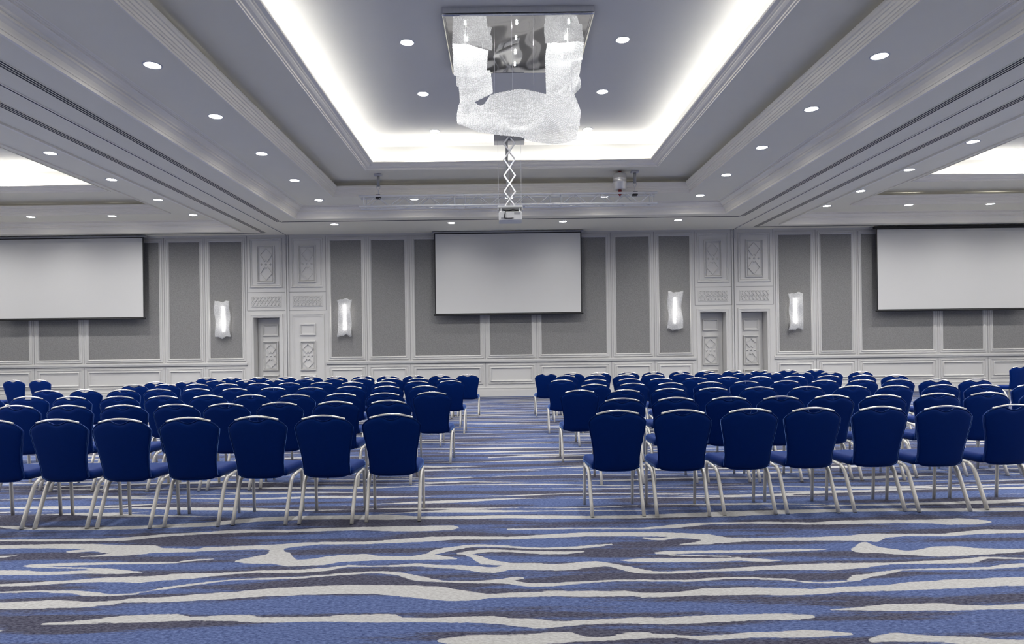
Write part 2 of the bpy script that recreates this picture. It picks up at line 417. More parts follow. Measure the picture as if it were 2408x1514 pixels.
STROKES = [
 "-4.27,5.565,5.601 -4.13,5.497,5.588 -3.98,5.467,5.526 -3.64,5.428,5.521 -3.37,5.429,5.518 -3.11,5.437,5.547 -2.85,5.465,5.57 -2.5,5.489,5.642 -2.18,5.605,5.753 -2.15,5.622,5.771 -1.79,5.677,5.809 -1.41,5.677,5.809 -1.02,5.64,5.817 -0.73,5.645,5.737 -0.26,5.629,5.733 0.05,5.643,5.747 0.33,5.612,5.722 0.71,5.594,5.685 1.17,5.582,5.691 1.56,5.607,5.736 1.94,5.607,5.774 2.22,5.649,5.799 2.81,5.713,5.816 3.39,5.711,5.81 4.12,5.667,5.779 4.52,5.678,5.779",
 "-3.95,5.133,5.176 -3.51,5.114,5.175 -3.17,5.105,5.172 -2.92,5.109,5.216 -2.71,5.204,5.283 -2.38,5.267,5.331 -2.22,5.281,5.379 -2.02,5.298,5.379 -1.75,5.292,5.357 -1.49,5.306,5.404 -1.14,5.322,5.414 -0.91,5.28,5.428 -0.69,5.27,5.434 -0.42,5.29,5.438 -0.37,5.359,5.379",
 "-3.81,4.936,5.021 -3.57,4.939,5.039 -3.15,4.908,5.035 -2.94,4.807,4.999 -2.63,4.756,4.973 -2.54,4.792,4.899 -2.26,4.793,4.874 -2.23,4.813,4.913 -1.85,4.842,4.938 -1.69,4.822,4.959 -1.62,4.859,4.984 -1.54,4.897,4.995 -1.39,4.945,5.008 -1.06,4.937,5.002 -0.81,4.963,5.058 -0.57,4.98,5.112 -0.4,5.022,5.119 0.04,5.012,5.085 0.38,5.046,5.144 0.64,5.065,5.179 0.89,5.062,5.173 1.23,5.033,5.158 1.46,4.951,5.111 1.57,4.836,5.09 1.68,4.872,4.997 1.91,4.895,4.973 2.4,4.882,4.98 2.65,4.864,5.012 2.73,4.828,5.037 2.85,4.934,5.048 3.02,4.969,5.035 3.34,4.955,5.021 3.54,4.991,5.078 3.73,5.012,5.124 3.99,5.015,5.103",
 "-3.23,4.834,4.855 -3.15,4.817,4.889 -3.04,4.838,4.912 -2.99,4.897,4.936",
 "-3.07,4.715,4.726 -2.92,4.719,4.75 -2.86,4.721,4.807 -2.72,4.73,4.867 -2.62,4.769,4.903",
 "-1.89,4.57,4.582 -1.8,4.531,4.651 -1.74,4.517,4.699 -1.67,4.514,4.734 -1.6,4.511,4.783 -1.55,4.486,4.755 -1.47,4.45,4.602 -1.41,4.448,4.588 -1.34,4.456,4.609 -1.24,4.463,4.666 -1.13,4.528,4.686 -0.98,4.541,4.705 -0.9,4.555,4.652 -0.67,4.558,4.63 -0.56,4.553,4.688 -0.48,4.555,4.66 -0.33,4.557,4.581",
 "-1.71,4.708,4.852 -1.65,4.718,4.863 -1.62,4.729,4.874 -1.6,4.846,4.914",
 "-0.56,4.638,4.675 -0.53,4.649,4.763 -0.46,4.696,4.812 -0.3,4.806,4.878 -0.19,4.846,4.9 0.04,4.805,4.853 0.16,4.768,4.813 0.28,4.756,4.795 0.52,4.759,4.817 0.68,4.799,4.858 0.79,4.848,4.867",
 "-0.35,4.679,4.692 -0.26,4.65,4.739 -0.14,4.708,4.786 0.04,4.706,4.747 0.27,4.637,4.712 0.43,4.641,4.698 0.6,4.689,4.704",
 "-0.35,4.672,4.697 -0.26,4.638,4.675 -0.17,4.446,4.623 -0.1,4.432,4.536 0.04,4.405,4.461",
 "-3.63,4.722,4.761 -3.55,4.724,4.763 -3.53,4.764,4.769",
 "-3.32,4.525,4.537 -3.25,4.499,4.565 -3.1,4.512,4.578 -2.74,4.539,4.587 -2.43,4.537,4.58 -2.24,4.544,4.577 -2.22,4.576,4.619 -2.03,4.623,4.635",
 "-3.24,4.494,4.541 -3.1,4.478,4.501 -2.82,4.446,4.475 -2.69,4.386,4.453 -2.55,4.334,4.415 -2.4,4.363,4.372",
 "-3.37,4.346,4.439 -3.22,4.341,4.433 -3.06,4.335,4.401 -2.78,4.35,4.423 -2.62,4.341,4.395 -2.51,4.347,4.38",
 "-3.18,4.136,4.17 -2.99,4.133,4.202 -2.74,4.182,4.239 -2.61,4.193,4.269 -2.33,4.167,4.29 -2.21,4.193,4.306 -2.19,4.202,4.327 -2,4.235,4.33 -1.8,4.3,4.343 -1.65,4.326,4.37 -1.36,4.316,4.381 -1.19,4.341,4.418 -1.06,4.424,4.462 -0.94,4.419,4.442 -0.76,4.412,4.446 -0.61,4.418,4.486 -0.46,4.39,4.446 -0.28,4.34,4.428 -0.13,4.271,4.389 -0.06,4.268,4.375 0.04,4.328,4.461 0.22,4.311,4.454 0.33,4.296,4.427 0.47,4.312,4.455 0.59,4.362,4.485 0.69,4.369,4.447 0.82,4.236,4.363 0.95,4.215,4.262 1.09,4.216,4.257 1.31,4.243,4.28 1.6,4.249,4.323 1.67,4.268,4.331 2.03,4.244,4.372 2.1,4.232,4.38 2.32,4.276,4.376 2.56,4.342,4.375 2.71,4.341,4.391 3.09,4.345,4.433 3.24,4.429,4.47 3.48,4.408,4.437",
 "-3.09,4.016,4.04 -2.86,4.027,4.058 -2.61,3.991,4.037 -2.53,3.952,4.025 -2.37,3.939,3.97 -2.22,3.969,3.987",
 "-2.24,3.988,4 -2.15,4.011,4.03 -2.13,4.029,4.076 -1.93,4.115,4.155 -1.75,4.187,4.207 -1.6,4.197,4.226 -1.32,4.207,4.242 -1.05,4.263,4.305 -0.85,4.293,4.329 -0.7,4.25,4.313 -0.58,4.145,4.246 -0.4,4.11,4.139 -0.19,4.083,4.122 0.01,4.076,4.164 0.03,4.057,4.143 0.1,4.026,4.092 0.17,4.009,4.071 0.3,4.019,4.076 0.58,4.076,4.104 0.71,4.09,4.119 1.12,4.066,4.1 1.4,4.104,4.137 1.54,4.105,4.138 1.59,4.084,4.117 1.75,4.063,4.101 1.83,4.018,4.05 1.95,3.999,4.027 2.1,4.031,4.05 2.18,4.048,4.144 2.29,4.112,4.165 2.38,4.139,4.199 2.55,4.218,4.244 2.84,4.22,4.255 3.13,4.224,4.265 3.26,4.241,4.314 3.38,4.268,4.327",
 "0.01,4.124,4.174 0.07,4.132,4.192 0.08,4.103,4.191 0.12,4.156,4.18",
 "-2.92,3.765,3.865 -2.8,3.761,3.881 -2.68,3.76,3.891 -2.55,3.769,3.878 -2.42,3.773,3.856 -2.25,3.816,3.876 -2.23,3.84,3.901 -2.01,3.836,3.919 -1.83,3.852,3.962 -1.64,3.871,3.986 -1.5,3.901,4.027 -1.25,3.918,4.064 -0.99,3.936,4.083 -0.79,3.93,4.076 -0.58,3.871,4.06 -0.38,3.814,4.034 -0.31,3.803,3.986 -0.18,3.807,3.936 -0.09,3.838,3.898 0.03,3.851,3.92 0.29,3.851,3.938 0.48,3.836,3.931 0.74,3.844,3.922 0.77,3.818,3.898 0.89,3.819,3.887 1.06,3.834,3.903 1.19,3.838,3.951 1.51,3.836,3.958 1.69,3.822,3.937 1.82,3.834,3.915 2.03,3.87,3.949 2.3,3.87,3.967 2.44,3.883,4.008 2.73,3.901,4.045 2.94,3.929,4.057 3.15,3.922,4.078",
 "-2.54,3.538,3.552 -2.43,3.534,3.571 -2.32,3.538,3.581 -2.21,3.549,3.615 -2.16,3.55,3.643 -1.99,3.549,3.66 -1.81,3.565,3.662 -1.74,3.566,3.622 -1.62,3.567,3.626 -1.51,3.563,3.637 -1.38,3.538,3.634 -1.36,3.53,3.603 -1.18,3.532,3.598 -1,3.534,3.599 -0.88,3.53,3.626 -0.7,3.511,3.623 -0.58,3.511,3.616 -0.58,3.514,3.579 -0.4,3.506,3.566 -0.23,3.501,3.575 -0.08,3.485,3.583 0.02,3.455,3.553 0.17,3.41,3.534 0.23,3.415,3.511 0.31,3.439,3.501 0.55,3.467,3.523 0.72,3.455,3.539 0.84,3.444,3.528 1.07,3.458,3.557 1.36,3.484,3.562 1.48,3.481,3.566 1.59,3.484,3.551 1.68,3.524,3.538",
 "-2.66,3.459,3.473 -2.63,3.476,3.481",
 "1.75,3.603,3.61 1.94,3.59,3.635 2.12,3.577,3.675 2.43,3.575,3.685 2.51,3.58,3.655 2.65,3.583,3.635 2.85,3.577,3.659",
 "-0.37,3.29,3.297 -0.29,3.246,3.313 -0.16,3.23,3.347 0.02,3.225,3.342 0.13,3.228,3.352 0.24,3.237,3.368 0.34,3.252,3.359 0.4,3.256,3.306 0.51,3.26,3.303 0.6,3.269,3.345 0.69,3.286,3.362 0.76,3.283,3.333 0.9,3.279,3.311 0.97,3.253,3.302 1.11,3.261,3.311 1.23,3.276,3.339 1.28,3.275,3.338 1.44,3.264,3.346 1.5,3.269,3.357 1.66,3.283,3.339 1.75,3.293,3.311",
 "1.75,3.207,3.218 1.85,3.21,3.283 1.96,3.207,3.311 2.06,3.204,3.283 2.3,3.168,3.251 2.4,3.159,3.224 2.5,3.145,3.215",
 "0.78,4.483,4.49 0.89,4.451,4.52 1.08,4.433,4.524 1.37,4.437,4.513 1.6,4.447,4.516 1.73,4.419,4.487 1.83,4.433,4.46 1.89,4.44,4.446",
 "1.02,4.624,4.637 1.12,4.608,4.677 1.43,4.625,4.682 1.74,4.628,4.677 1.8,4.63,4.675 2.04,4.633,4.695 2.28,4.661,4.681",
 "1.11,4.584,4.613 1.33,4.556,4.58 1.55,4.53,4.554 1.64,4.468,4.51",
 "1.04,5.012,5.041 1.08,4.953,5.01 1.2,4.942,5.004 1.29,4.986,5.044",
 "1.26,4.829,4.834 1.41,4.828,4.882 1.55,4.828,4.988",
 "-0.02,5.288,5.31 0.05,5.275,5.317 0.57,5.277,5.315 1.1,5.246,5.291 1.37,5.273,5.37 1.66,5.364,5.431 2.02,5.374,5.424 2.1,5.364,5.431 2.52,5.317,5.39 2.8,5.321,5.437 3.17,5.338,5.437 3.46,5.307,5.423 3.54,5.265,5.435 3.77,5.261,5.466 3.9,5.303,5.402 3.98,5.349,5.365",
 "2.41,4.618,4.63 2.5,4.583,4.714 2.6,4.575,4.828 2.64,4.562,4.84 2.68,4.547,4.706 2.83,4.516,4.612 2.95,4.477,4.656 3.04,4.486,4.703 3.24,4.513,4.716 3.34,4.521,4.653 3.62,4.569,4.63",
]

# ------------------------------------------------------------------ layout (metres; camera at the origin looking +Y)
H_CAM, FPX = 1.45, 1550.0
WALL_Y, Y_BACK = 20.07, -7.0
Z0, Z1, Z2, ZLIP, Z4 = 5.0, 5.25, 5.60, 5.71, 6.30
DIV_L, DIV_R = -6.53, 7.07
BAYS = {   # name: x0, x1, centre, coffer half width, coffer far y
    'middle': (DIV_L, DIV_R, 0.27, 5.75, 17.54),
    'left': (-20.45, DIV_L, -13.49, 5.91, 19.24),
    'right': (DIV_R, 20.99, 14.03, 5.91, 19.24),
}
COFFER_Y0 = -4.5

# ------------------------------------------------------------------ floor with the woven stripe field
def parse_strokes():
    out = []
    for s in STROKES:
        a = np.array([[float(q) for q in p.split(',')] for p in s.split()])
        a[:, 0] += np.arange(len(a)) * 1e-6
        for k, s in ((0, -1), (-1, 1)):
            x, lo, hi = a[k]
            edge = (-.762 if s < 0 else .792) * (lo + hi) / 2
            if abs(x - edge) < .08:           # runs on past the traced part
                q = np.array([[x + s * .5, lo - .01, hi - .01], [x + s * 1.6, lo + .03, hi - .01], [x + s * 3.0, lo + .05, lo + .056]])
                a = np.vstack([q[::-1], a]) if s < 0 else np.vstack([a, q])
        out.append(a)
    return out


def random_strokes():
    """bands of the same weave for the rest of the carpet: they run across, swell, fork and taper off"""
    out = []
    for (ya, yb) in ((-7.0, 3.2), (5.85, 20.1)):
        y = ya
        while y < yb:
            x = -20.6 + random.uniform(-2, 0)
            while x < 21:
                ln = random.choice((1.6, 2.5, 4.0, 6.0, 9.0, 15.0)) * random.uniform(0.8, 1.3)
                n = max(8, int(ln / 0.2))
                xs = np.linspace(x, x + ln, n)
                p = RNG.uniform(0, 6.28, 8)
                yc = y + .055 * np.sin(xs * .55 + p[0]) + .045 * np.sin(xs * 1.25 + p[1]) + .030 * np.sin(xs * 2.3 + p[2]) + .014 * np.sin(xs * 5.1 + p[3])
                t = np.linspace(0, 1, n)
                wv = .5 + .5 * np.sin(xs * .9 + p[4]) * np.sin(xs * 1.7 + p[5])
                hw = (.010 + .052 * wv ** 2.2 + .006 * np.sin(xs * 4.3 + p[6])) * np.clip(np.minimum(t, 1 - t) * ln / .8, 0, 1)
                hw = np.maximum(hw, .003)
                out.append(np.column_stack([xs, yc - hw, yc + hw]))
                for rep_ in range(random.choice((0, 1, 1, 2))):      # a fork that peels away and fades
                    k = random.randint(0, n - 5)
                    mm = min(n - k, random.randint(4, 10))
                    tt = np.linspace(0, 1, mm)
                    if random.random() < .5: tt = tt[::-1]
                    sg = random.choice((-1, 1))
                    yf = yc[k:k + mm] + sg * (.015 + .13 * tt ** 1.5)
                    hf = .030 * (1 - tt) + .004
                    out.append(np.column_stack([xs[k:k + mm], yf - hf, yf + hf]))
                x += ln + random.choice((0.15, 0.5, 1.2))
            y += random.uniform(0.17, 0.34)
    return out


def build_floor():
    strokes = parse_strokes() + random_strokes()
    xs = np.concatenate([np.arange(-20.5, -6.5, 0.16), np.arange(-6.5, 7.0, 0.045), np.arange(7.0, 21.1, 0.16)])
    xs[-1] = 21.05
    ys = np.concatenate([np.arange(-7.0, 3.0, 0.06), np.arange(3.0, 5.9, 0.012), np.arange(5.9, 11.0, 0.022), np.arange(11.0, 20.06, 0.03), [20.45]])
    F = np.full((len(ys), len(xs)), -0.08, np.float32)
    for a in strokes:
        i0, i1 = np.searchsorted(xs, a[0, 0]), np.searchsorted(xs, a[-1, 0])
        if i1 <= i0: continue
        xx = xs[i0:i1]
        lo = np.interp(xx, a[:, 0], a[:, 1]); hi = np.interp(xx, a[:, 0], a[:, 2])
        j0, j1 = np.searchsorted(ys, lo.min() - 0.1), np.searchsorted(ys, hi.max() + 0.1)
        yy = ys[j0:j1, None]
        d = np.minimum(yy - lo[None], hi[None] - yy)
        F[j0:j1, i0:i1] = np.maximum(F[j0:j1, i0:i1], np.clip(d, -0.08, 0.08))
    ny, nx = len(ys), len(xs)
    V = np.zeros((ny, nx, 3), np.float32)
    V[..., 0] = xs[None]; V[..., 1] = ys[:, None]
    idx = np.arange(ny * nx).reshape(ny, nx)
    Q = np.stack([idx[:-1, :-1], idx[:-1, 1:], idx[1:, 1:], idx[1:, :-1]], -1).reshape(-1, 4)
    me = bpy.data.meshes.new('floor')
    me.vertices.add(ny * nx); me.vertices.foreach_set('co', V.ravel())
    me.loops.add(Q.size); me.loops.foreach_set('vertex_index', Q.ravel().astype(np.int32))
    me.polygons.add(len(Q))
    me.polygons.foreach_set('loop_start', (np.arange(len(Q)) * 4).astype(np.int32))
    me.polygons.foreach_set('loop_total', np.full(len(Q), 4, np.int32))
    me.update(calc_edges=True)
    at = me.attributes.new('stripe', 'FLOAT', 'POINT')
    at.data.foreach_set('value', F.ravel())
    me.materials.append(M['carpet'])
    o = bpy.data.objects.new('floor', me)
    COL.objects.link(o)
    o['kind'] = 'structure'
    o['label'] = 'blue carpet with white and navy wood grain stripes'


build_floor()

# ------------------------------------------------------------------ ceiling
CROWN = [(0, Z0), (0, 4.962), (.045, 4.962), (.052, 5.004), (.062, 5.006), (.066, 5.03), (.085, 5.075), (.125, 5.110), (.150, 5.116), (.150, 5.150), (.185, 5.152),
         (.192, 5.175), (.235, 5.205), (.280, 5.214), (.280, 5.232), (.305, 5.234), (.305, 5.243), (.335, 5.245), (.335, Z1), (.36, Z1)]
LIPM = [(1.36, Z1), (1.36, 5.222), (1.378, 5.222), (1.382, 5.250), (1.396, 5.252), (1.398, 5.285), (1.416, 5.288), (1.420, 5.318), (1.438, 5.322), (1.448, 5.362), (1.468, 5.366),
        (1.472, 5.398), (1.490, 5.405), (1.505, 5.432), (1.508, 5.462), (1.38, 5.466)]
RECESS = [(1.38, 5.46), (1.36, 5.50), (1.38, 5.55), (1.46, 5.59), (1.60, Z2), (2.38, Z2)]
CORN = [(2.38, Z2), (2.38, 5.585), (2.395, 5.585), (2.40, 5.60), (2.42, 5.605), (2.425, 5.625), (2.47, 5.635), (2.505, 5.655), (2.51, 5.67), (2.53, 5.675),
        (2.54, 5.69), (2.60, 5.695), (2.61, ZLIP), (2.60, 5.725), (2.30, 5.73)]
TRAY = [(2.30, 5.73), (2.26, 5.73), (2.26, 6.16), (2.28, 6.23), (2.33, 6.28), (2.40, Z4)]
tn = 0
for bname, (bx0, bx1, bc, hw, yf) in BAYS.items():
    r0 = (bc - hw, bc + hw, COFFER_Y0, yf)
    sfx = {'middle': 'ceiling', 'left': 'ceiling_left', 'right': 'ceiling_right'}[bname]
    m = MB()
    # level soffit round the coffer
    a, b, c, d = r0
    m.quad((bx0, Y_BACK, Z0), (bx1, Y_BACK, Z0), (bx1, c, Z0), (bx0, c, Z0))
    m.quad((bx0, d, Z0), (bx1, d, Z0), (bx1, WALL_Y, Z0), (bx0, WALL_Y, Z0))
    m.quad((bx0, c, Z0), (a, c, Z0), (a, d, Z0), (bx0, d, Z0))
    m.quad((b, c, Z0), (bx1, c, Z0), (bx1, d, Z0), (b, d, Z0))
    m.loop_sweep(r0, [(.36, Z1), (1.36, Z1)])
    m.smooth = True
    m.loop_sweep(r0, RECESS)
    m.smooth = False
    m.cur = 1
    m.loop_sweep(r0, TRAY)
    i = 2.40
    m.quad((a + i, c + i, Z4), (b - i, c + i, Z4), (b - i, d - i, Z4), (a + i, d - i, Z4))
    structure(m, sfx, [M['ceiling'], M['tray']], fix=False)
    for prof in (CROWN, LIPM, CORN):
        tn += 1
        m = MB(); m.loop_sweep(r0, prof)
        structure(m, f'trim_{tn}', M['trim'], fix=False)

# partition tracks across the ceiling and the slots where the folding partitions meet the wall
for x in (DIV_L, DIV_R):
    tn += 1
    m = MB()
    m.box(x - .035, x + .035, -6.9, WALL_Y - .02, Z0 - .012, Z0 + .02)
    m.cur = 1
    m.box(x - .011, x + .011, -6.9, WALL_Y - .02, Z0 - .014, Z0 - .011)
    structure(m, f'trim_{tn}', [M['trim'], M['groove']])

# linear air slots beside the tracks
for side, s in (('left', 1), ('right', -1)):
    dv = DIV_L if side == 'left' else DIV_R
    for where in ('middle', 'side'):
        x = dv + s * 0.47 if where == 'middle' else dv - s * 0.53
        ye = 18.05 if where == 'middle' else 19.68
        t = thing('slot_diffuser', (x, 0, Z0))
        m = MB(); m.box(-.085, .085, -6.5, ye, -.006, .01)
        m.build('frame', M['ceiling'], t)
        for k in (-.048, 0, .048):
            m = MB(); m.box(k - .012, k + .012, -6.45, ye - .03, -.0085, -.005)
            m.build('slot', M['groove'], t)
        tag(t, f'long black three-slot air diffuser on the {"middle" if where == "middle" else side} bay side of the {side} partition track', 'air vent', 'linear air diffusers')

# thin shadow gaps parallel to the screen wall
for (xa, xb, y) in ((DIV_L + .5, DIV_R - .5, 18.06), (-20.3, DIV_L - .53, 19.69), (DIV_R + .53, 20.8, 19.69)):
    tn += 1
    m = MB(); m.box(xa, xb, y - .03, y + .03, Z0 - .005, Z0 + .01)
    structure(m, f'trim_{tn}', M['groove'])

# ------------------------------------------------------------------ LED strips in the coves
for bname, (bx0, bx1, bc, hw, yf) in BAYS.items():
    r0 = (bc - hw, bc + hw, COFFER_Y0, yf)
    t = thing('cove_light', (bc, yf, 5.73))
    def shift(mm): 
        mm.v = [(x - bc, y - yf, z - 5.73) for x, y, z in mm.v]; return mm
    m = MB(); m.loop_sweep(r0, [(2.355, 5.735), (2.395, 5.735)]); 
    shift(m).build('strip', M['led'], t)
    m = MB(); m.loop_sweep(r0, [(2.345, 5.731), (2.345, 5.745), (2.355, 5.745), (2.355, 5.732)]); m.loop_sweep(r0, [(2.395, 5.732), (2.395, 5.745), (2.405, 5.745), (2.405, 5.731)])
    shift(m).build('channel', M['whitep'], t)
    tag(t, f'white glowing cove light around the ceiling tray of the {bname} bay', 'cove light', 'hidden cove lights')

# ------------------------------------------------------------------ room walls
def plain_wall(name, a, b, c, d):
    m = MB(); m.quad(a, b, c, d)
    structure(m, name, M['wall'])

plain_wall('wall_left', (-20.45, Y_BACK, 0), (-20.45, WALL_Y, 0), (-20.45, WALL_Y, Z0), (-20.45, Y_BACK, Z0))
plain_wall('wall_right', (20.99, Y_BACK, 0), (20.99, WALL_Y, 0), (20.99, WALL_Y, Z0), (20.99, Y_BACK, Z0))
plain_wall('wall_front', (-20.45, Y_BACK, 0), (20.99, Y_BACK, 0), (20.99, Y_BACK, Z0), (-20.45, Y_BACK, Z0))

DOOR_H, REC = 2.49, 0.36
recess = []      # (x0, x1)
recess.append((DIV_L - 1.03, DIV_L - .24))
recess.append((DIV_R - 1.03, DIV_R - .24))
recess.append((DIV_R + .22, DIV_R + 1.01))
m = MB()
xs = sorted([-20.45, 20.99] + [x for p in recess for x in p])
for i in range(len(xs) - 1):
    x0, x1 = xs[i], xs[i + 1]
    is_rec = any(abs(x0 - p[0]) < 1e-6 for p in recess)
    z = DOOR_H if is_rec else 0
    m.quad((x0, WALL_Y, z), (x1, WALL_Y, z), (x1, WALL_Y, Z0), (x0, WALL_Y, Z0))
    if is_rec:
        yb = WALL_Y + REC
        m.quad((x0, WALL_Y, 0), (x0, yb, 0), (x0, yb, DOOR_H), (x0, WALL_Y, DOOR_H))
        m.quad((x1, WALL_Y, 0), (x1, yb, 0), (x1, yb, DOOR_H), (x1, WALL_Y, DOOR_H))
        m.quad((x0, WALL_Y, DOOR_H), (x1, WALL_Y, DOOR_H), (x1, yb, DOOR_H), (x0, yb, DOOR_H))
wall = structure(m, 'wall_back', M['wall'])

PANEL_FRAME = [(0, 0), (.002, .03), (.018, .034), (.024, .020), (.055, .018), (.06, .036), (.078, .038), (.088, .014), (.10, .002)]
LOW_FRAME = [(0, 0), (.004, .022), (.018, .024), (.026, .004), (.070, .004), (.074, .030), (.088, .036), (.100, .030), (.115, .002)]
THIN_FRAME = [(0, 0), (.004, .016), (.022, .018), (.03, .004)]


def seam(m, x, z0, z1, w=.011):
    m.box(x - w / 2, x + w / 2, WALL_Y - .004, WALL_Y + .002, z0, z1)


def panel(x0, x1):
    """one tall fabric panel x0..x1 (fabric edges) over one wainscot panel"""
    m = MB(); m.quad((x0, WALL_Y - .003, 1.27), (x1, WALL_Y - .003, 1.27), (x1, WALL_Y - .003, 4.81), (x0, WALL_Y - .003, 4.81))
    o = m.build('fabric_panel', M['fabric'], wall); o['label'] = 'grey textured fabric'
    m = MB(); m.wall_loop(x0 - .10, x1 + .10, 1.17, 4.91, WALL_Y, PANEL_FRAME)
    m.build('panel_moulding', M['wall'], wall)


def wains(x0, x1):
    m = MB(); m.wall_loop(x0 + .07, x1 - .07, .385, .965, WALL_Y, LOW_FRAME)
    m.build('wainscot_moulding', M['wall'], wall)


def bay_panels(c, seams, half_gap):
    """seams: distances of the panel seams from the bay centre, mirrored"""
    edges = [-s for s in reversed(seams)] + list(seams)
    for a, b in zip(edges[:-1], edges[1:]):
        w = b - a
        panel(c + a + .155, c + b - .155)
        wains(c + a, c + b)
    m = MB()
    for e in edges[1:-1]:
        seam(m, c + e, .30, 4.99)
    m.build('panel_seam', M['seam'], wall)
    x0, x1 = c + edges[0], c + edges[-1]
    m = MB()
    n = [(x0, .0), (x1, .0)]
    for z0, z1, o in ((1.035, 1.05, .02), (1.05, 1.085, .045), (1.085, 1.12, .055), (1.12, 1.135, .03)):
        m.box(x0, x1, WALL_Y - o, WALL_Y, z0, z1)
    m.build('dado_rail', M['wall'], wall)
    m = MB(); m.box(x0, x1, WALL_Y - .005, WALL_Y, 1.022, 1.035)
    m.build('dado_shadow_gap', M['seam'], wall)
    m = MB(); m.box(x0, x1, WALL_Y - .02, WALL_Y, 4.955, 4.998)
    m.build('top_rail', M['wall'], wall)
    return x0, x1


def baseboard(name, x0, x1):
    m = MB()
    for z0, z1, o in ((0, .20, .05), (.20, .225, .04), (.225, .25, .024), (.25, .272, .034)):
        m.box(x0, x1, WALL_Y - o, WALL_Y, z0, z1)
    structure(m, name, M['wall'])


rng = bay_panels(0.27, [.783, 3.06, 4.375, 5.615], 0)
baseboard('baseboard_back', *rng)
rng = bay_panels(-13.49, [.76, 3.22, 4.46, 5.74], 0)
baseboard('baseboard_left', *rng)
rng = bay_panels(14.03, [.76, 3.22, 4.46, 5.74], 0)
baseboard('baseboard_right', *rng)


def bar(m, p, q, w, y, o):
    """raised straight bar on the wall plane between (x,z) points p and q"""
    p = Vector((p[0], 0, p[1])); q = Vector((q[0], 0, q[1]))
    d = (q - p).normalized(); n = Vector((-d.z, 0, d.x)) * (w / 2)
    A = [p - n, q - n, q + n, p + n]
    n0 = len(m.v)
    for s in (y, y - o):
        m.v += [(a.x, s, a.z) for a in A]
    for k in range(4):
        k2 = (k + 1) % 4
        m.face((n0 + k, n0 + k2, n0 + 4 + k2, n0 + 4 + k))
    m.face((n0 + 4, n0 + 5, n0 + 6, n0 + 7))


def stud(m, x, z, r, y, o):
    n0 = len(m.v)
    m.v += [(x - r, y, z), (x, y, z - r), (x + r, y, z), (x, y, z + r), (x, y - o, z)]
    for k in range(4):
        m.face((n0 + k, n0 + (k + 1) % 4, n0 + 4))


def ornament(parent, xc, z0, z1, w, y, split=False):
    """carved panel: frame, two facing diamonds notched in the middle and a row of studs"""
    m = MB()
    m.wall_loop(xc - w / 2, xc + w / 2, z0, z1, y, [(0, 0), (.004, .040), (.026, .044), (.034, .008), (.055, .008), (.06, .024), (.07, .002)])
    hw = w / 2 - .092
    zc = (z0 + z1) / 2
    if split: zc = z0 + (z1 - z0) * .53
    for s in (1, -1):
        zo = z1 - .088 if s > 0 else z0 + .088        # outer tip
        zi = zc + s * .082                             # notch tips
        zm = (zo + zi) / 2
        bar(m, (xc, zo), (xc - hw, zm), .024, y, .026); bar(m, (xc, zo), (xc + hw, zm), .024, y, .026)
        bar(m, (xc - hw, zm), (xc - .045, zi), .024, y, .026); bar(m, (xc + hw, zm), (xc + .045, zi), .024, y, .026)
        bar(m, (xc - .045, zi), (xc, zi + s * .05), .02, y, .022); bar(m, (xc + .045, zi), (xc, zi + s * .05), .02, y, .022)
    for k in (-1, 0, 1):
        stud(m, xc + k * .125 * (w / .5), zc, .042, y, .045)
    m.build('carved_panel', M['wall'], parent)


